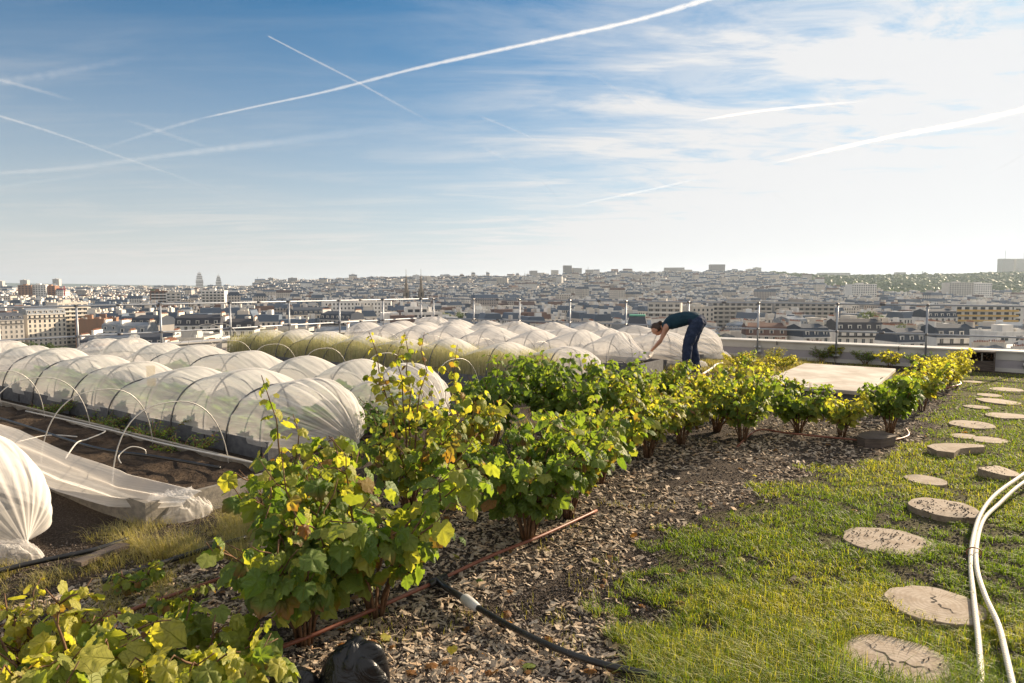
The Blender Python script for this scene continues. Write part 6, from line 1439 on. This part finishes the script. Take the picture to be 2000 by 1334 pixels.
# ================================================================ PERSON
def skin_mesh(name, chains, mt, parent, voxel=.011, smooth=3, extra=None, folds=0.):
    """chains: list of [(pos, (rx, ry))...] ; joined through a voxel remesh into one surface"""
    bmv, bme, rad_ = [], [], []
    for ch in chains:
        o0 = len(bmv)
        for p, r_ in ch: bmv.append(tuple(p)); rad_.append(r_ if isinstance(r_, tuple) else (r_, r_))
        bme += [(o0 + i, o0 + i + 1) for i in range(len(ch) - 1)]
    # every chain becomes a lofted tube with round caps (elliptic sections)
    q = MB()
    for ch in chains:
        pts = [Vector(p) for p, _ in ch]; rr = [r_ if isinstance(r_, tuple) else (r_, r_) for _, r_ in ch]
        dense = []; dr_ = []
        for i in range(len(pts) - 1):
            p0, p1, p2, p3 = pts[max(i - 1, 0)], pts[i], pts[i + 1], pts[min(i + 2, len(pts) - 1)]
            for s_ in range(5):
                t = s_ / 5; dense.append(.5 * ((2 * p1) + (-p0 + p2) * t + (2 * p0 - 5 * p1 + 4 * p2 - p3) * t * t + (-p0 + 3 * p1 - 3 * p2 + p3) * t ** 3)); tt_ = t * t * (3 - 2 * t); dr_.append((rr[i][0] * (1 - tt_) + rr[i + 1][0] * tt_, rr[i][1] * (1 - tt_) + rr[i + 1][1] * tt_))
        dense.append(pts[-1]); dr_.append(rr[-1])
        t0_ = (dense[0] - dense[1]).normalized(); t1_ = (dense[-1] - dense[-2]).normalized(); capA = [(dense[0] + t0_ * dr_[0][0] * f, (dr_[0][0] * g_, dr_[0][1] * g_)) for f, g_ in ((.95, .2), (.8, .6), (.45, .88))]; capB = [(dense[-1] + t1_ * dr_[-1][0] * f, (dr_[-1][0] * g_, dr_[-1][1] * g_)) for f, g_ in ((.45, .88), (.8, .6), (.95, .2))]
        dense = [c[0] for c in capA] + dense + [c[0] for c in capB]; dr_ = [c[1] for c in capA] + dr_ + [c[1] for c in capB]
        n = 16; side = Vector((0, 1, 0)); rings = []
        for i, p in enumerate(dense):
            t = (dense[min(i + 1, len(dense) - 1)] - dense[max(i - 1, 0)]).normalized(); s_ = (side - t * side.dot(t))
            s_ = s_.normalized() if s_.length > .1 else Vector((1, 0, 0)); f_ = t.cross(s_)
            rings.append([p + f_ * math.cos(2 * math.pi * j / n) * dr_[i][0] + s_ * math.sin(2 * math.pi * j / n) * dr_[i][1] for j in range(n)])
        vs = [v for rg_ in rings for v in rg_]; fs = [(i * n + j, i * n + (j + 1) % n, (i + 1) * n + (j + 1) % n, (i + 1) * n + j) for i in range(len(rings) - 1) for j in range(n)] + [list(range(n))[::-1], [(len(rings) - 1) * n + j for j in range(n)]]
        q.add(vs, fs)
    if extra: extra(q)
    ob = q.build(name, mt, parent, True)
    rm = ob.modifiers.new('r', 'REMESH'); rm.mode = 'VOXEL'; rm.voxel_size = voxel; rm.use_smooth_shade = True
    sm = ob.modifiers.new('s', 'SMOOTH'); sm.factor = .5; sm.iterations = smooth
    if folds:
        tx_ = bpy.data.textures.new('folds', 'CLOUDS'); tx_.noise_scale = .09; tx_.noise_depth = 2; dm_ = ob.modifiers.new('d', 'DISPLACE'); dm_.texture = tx_; dm_.strength = folds; dm_.mid_level = .5
    return ob
per = at(1347, 728, 0); pe = empty('person', per); face_dir = math.atan2(.34, -.94); pe.rotation_euler = (0, 0, face_dir)   # local +x = facing
hipz = .95
Lh, Rh = Vector((-.07, .09, .93)), Vector((-.07, -.09, .93))
Lk, Rk = Vector((.04, .11, .50)), Vector((-.03, -.12, .50)); La, Ra = Vector((.05, .12, .09)), Vector((-.12, -.14, .09))
pel = Vector((-.09, 0, .985)); waist = Vector((.06, 0, 1.03)); chest = Vector((.30, 0, .97)); shl = Vector((.44, 0, .875)); neck = Vector((.52, 0, .845)); head = Vector((.625, 0, .80))
LS, RS = Vector((.43, .17, .855)), Vector((.43, -.17, .855))
Le, Re = Vector((.52, .21, .60)), Vector((.56, -.17, .60)); Lw, Rw = Vector((.70, .10, .40)), Vector((.71, -.07, .41))
def hand(wr, dirv, curl, sgn):
    ch = []; d_ = dirv.normalized(); sd_ = Vector((0, 1, 0)) * sgn; dn = d_.cross(sd_) * (1 if sgn > 0 else -1)
    if dn.z > 0: dn = -dn
    palm = wr + d_ * .085; ch.append([(wr, (.024, .026)), (wr + d_ * .045, (.018, .036)), (palm, (.015, .040))])
    for i, (o_, L_) in enumerate(((-.030, .070), (-.010, .080), (.011, .075), (.030, .060))):
        b0 = palm + sd_ * o_ - d_ * .01; k1 = b0 + d_ * L_ * .45 + dn * .012; k2 = k1 + d_ * L_ * .25 + dn * L_ * (.35 + .1 * i * curl); k3 = k2 - d_ * L_ * .05 + dn * L_ * .32
        ch.append([(b0, .0098), (k1, .0092), (k2, .0084), (k3, .0072)])
    tb = wr + d_ * .03 - sd_ * .030; ch.append([(tb, .013), (tb - sd_ * .022 + d_ * .03, .011), (tb - sd_ * .018 + d_ * .055 + dn * .02, .009)])
    return ch
hd = Vector((.60, 0, -.80)).normalized()         # crown-to-chin axis of the hanging head
fw = Vector((.50, 0, -.866))
def headparts(q):
    # head as displaced ellipsoid: face looks forward-down
    zc = Vector((.55, 0, .83)).normalized() ; f = Vector((.80, 0, -.60)); upv = Vector((.60, 0, .80)); sdv = Vector((0, 1, 0)); nU, nV = 28, 20; vs = []
    for i in range(nV):
        ph = math.pi * i / (nV - 1)
        for j in range(nU):
            t = 2 * math.pi * j / nU; x = math.sin(ph) * math.cos(t); y = math.sin(ph) * math.sin(t); z = math.cos(ph)
            rx = .098; 
            if x > 0 and z < .1: x *= .90
            if z < -.3: y *= .80 + .1 * (z + .3)
            v = f * (x * rx) + sdv * (y * .075) + upv * (z * .118)
            nose = math.exp(-((y / .16) ** 2) - ((z + .12) / .16) ** 2) * (x > .3) * .026; brow = math.exp(-((z - .18) / .10) ** 2) * (x > .4) * .006; chin = math.exp(-((y / .3) ** 2) - ((z + .78) / .15) ** 2) * .012 * (x > 0); mouth = math.exp(-((y / .25) ** 2) - ((z + .42) / .05) ** 2) * (x > .4) * .006
            eye = (math.exp(-(((y - .4) / .13) ** 2) - ((z - .02) / .08) ** 2) + math.exp(-(((y + .4) / .13) ** 2) - ((z - .02) / .08) ** 2)) * (x > .3) * -.008
            vs.append(head + v + f * (nose + brow + chin + mouth + eye))
    q.add(vs, [(i * nU + j, (i + 1) * nU + j, (i + 1) * nU + (j + 1) % nU, i * nU + (j + 1) % nU) for i in range(nV - 1) for j in range(nU)])
    for s in (-1, 1):                                   # ears
        c = head + sdv * (.076 * s) - upv * .01 - f * .005
        q.add([c + (upv * math.cos(t) * .030 + f * math.sin(t) * .016) + sdv * (s * dd) for dd in (-.008, .012) for t in np.linspace(0, 2 * math.pi, 11)[:-1]], [(i, (i + 1) % 10, 10 + (i + 1) % 10, 10 + i) for i in range(10)] + [list(range(10)), list(range(10, 20))])
body = skin_mesh('body', [
    [(pel, (.075, .11)), (waist, (.065, .10)), (chest, (.095, .145)), (shl, (.075, .15)), (neck + Vector((-.03, 0, .0)), (.05, .06)), (neck, (.048, .048)), (head + Vector((-.045, 0, .03)), (.046, .05))],
    [(Lh, (.065, .065)), ((Lh + Lk) / 2, (.062, .060)), (Lk, (.052, .050)), (Lk.lerp(La, .35), (.052, .048)), (La, (.034, .032))], [(Rh, (.065, .065)), ((Rh + Rk) / 2, (.062, .060)), (Rk, (.052, .050)), (Rk.lerp(Ra, .35), (.052, .048)), (Ra, (.034, .032))],
    [(shl + Vector((-.02, .08, .0)), (.06, .06)), (LS, (.052, .05)), (LS.lerp(Le, .5), (.040, .040)), (Le, (.034, .034)), (Le.lerp(Lw, .3), (.033, .033)), (Lw, (.022, .025))],
    [(shl + Vector((-.02, -.08, .0)), (.06, .06)), (RS, (.052, .05)), (RS.lerp(Re, .5), (.040, .040)), (Re, (.034, .034)), (Re.lerp(Rw, .3), (.033, .033)), (Rw, (.022, .025))]]
    + hand(Lw, Lw - Le, 1, 1) + hand(Rw, Rw - Re, 1, -1), M['skin'], pe, .0075, 2, headparts)
skin_mesh('trousers', [
    [(Vector((-.14, 0, .955)), (.150, .165)), (Vector((-.04, 0, .99)), (.130, .160)), (waist, (.112, .148))],
    [(Lh + Vector((-.06, 0, .01)), (.132, .108)), ((Lh + Lk) / 2 + Vector((-.01, 0, 0)), (.115, .095)), (Lk, (.088, .078)), (Lk.lerp(La, .35), (.086, .076)), (Lk.lerp(La, .8), (.072, .068)), (La + Vector((0, 0, .02)), (.072, .068))],
    [(Rh + Vector((-.06, 0, .01)), (.132, .108)), ((Rh + Rk) / 2 + Vector((-.01, 0, 0)), (.115, .095)), (Rk, (.088, .078)), (Rk.lerp(Ra, .35), (.086, .076)), (Rk.lerp(Ra, .8), (.072, .068)), (Ra + Vector((0, 0, .02)), (.072, .068))]], M['jeans'], pe, .009, 2, None, .035)
skin_mesh('sleeveless_top', [[(Vector((-.07, 0, 1.015)), (.132, .162)), (Vector((.05, 0, 1.025)), (.132, .155)), (Vector((.15, 0, 1.005)), (.136, .150)), (chest + Vector((0, 0, -.01)), (.142, .168)), (Vector((.38, 0, .92)), (.125, .162)), (shl + Vector((.005, 0, .005)), (.086, .135))],
    [(shl + Vector((-.03, .06, .0)), (.07, .06)), (LS + Vector((-.03, -.035, .02)), (.058, .05))], [(shl + Vector((-.03, -.06, .0)), (.07, .06)), (RS + Vector((-.03, .035, .02)), (.058, .05))]], M['top'], pe, .010, 2, None, .022)
def hairparts(q):
    f = Vector((.80, 0, -.60)); upv = Vector((.60, 0, .80)); sdv = Vector((0, 1, 0)); nU, nV = 24, 16; vs = []
    for i in range(nV):
        ph = math.pi * i / (nV - 1)
        for j in range(nU):
            t = 2 * math.pi * j / nU; x = math.sin(ph) * math.cos(t); y = math.sin(ph) * math.sin(t); z = math.cos(ph); sh = 1.
            if x > .15 and z < .42: sh = .86
            if z < -.55: sh = .8
            vs.append(head - f * .012 + upv * .012 + (f * (x * .105) + sdv * (y * .084) + upv * (z * .122)) * sh + Vector((0, 0, .003 * math.sin(9 * t))))
    q.add(vs, [(i * nU + j, (i + 1) * nU + j, (i + 1) * nU + (j + 1) % nU, i * nU + (j + 1) % nU) for i in range(nV - 1) for j in range(nU)])
bun = head + Vector((-.045, 0, .125))
skin_mesh('hair', [[(head + Vector((-.02, 0, .07)), .045), (bun, .032), (bun + Vector((-.03, .01, .01)), .036), (bun + Vector((-.05, .015, -.02)), .022)]], M['hair'], pe, .008, 2, hairparts)
for a_, s_ in ((La, 'L'), (Ra, 'R')):
    skin_mesh('shoe', [[(a_ + Vector((-.05, 0, -.045)), (.040, .040)), (a_ + Vector((.03, 0, -.052)), (.036, .042)), (a_ + Vector((.12, 0, -.062)), (.026, .042)), (a_ + Vector((.17, 0, -.066)), (.018, .032))], [(a_ + Vector((-.02, 0, -.03)), (.045, .042)), (a_ + Vector((-.01, 0, .01)), (.045, .043))]], M['shoe'], pe, .009, 2)
tag(pe, 'person in dark jeans and sleeveless teal top bending over to pull the netting', 'person')
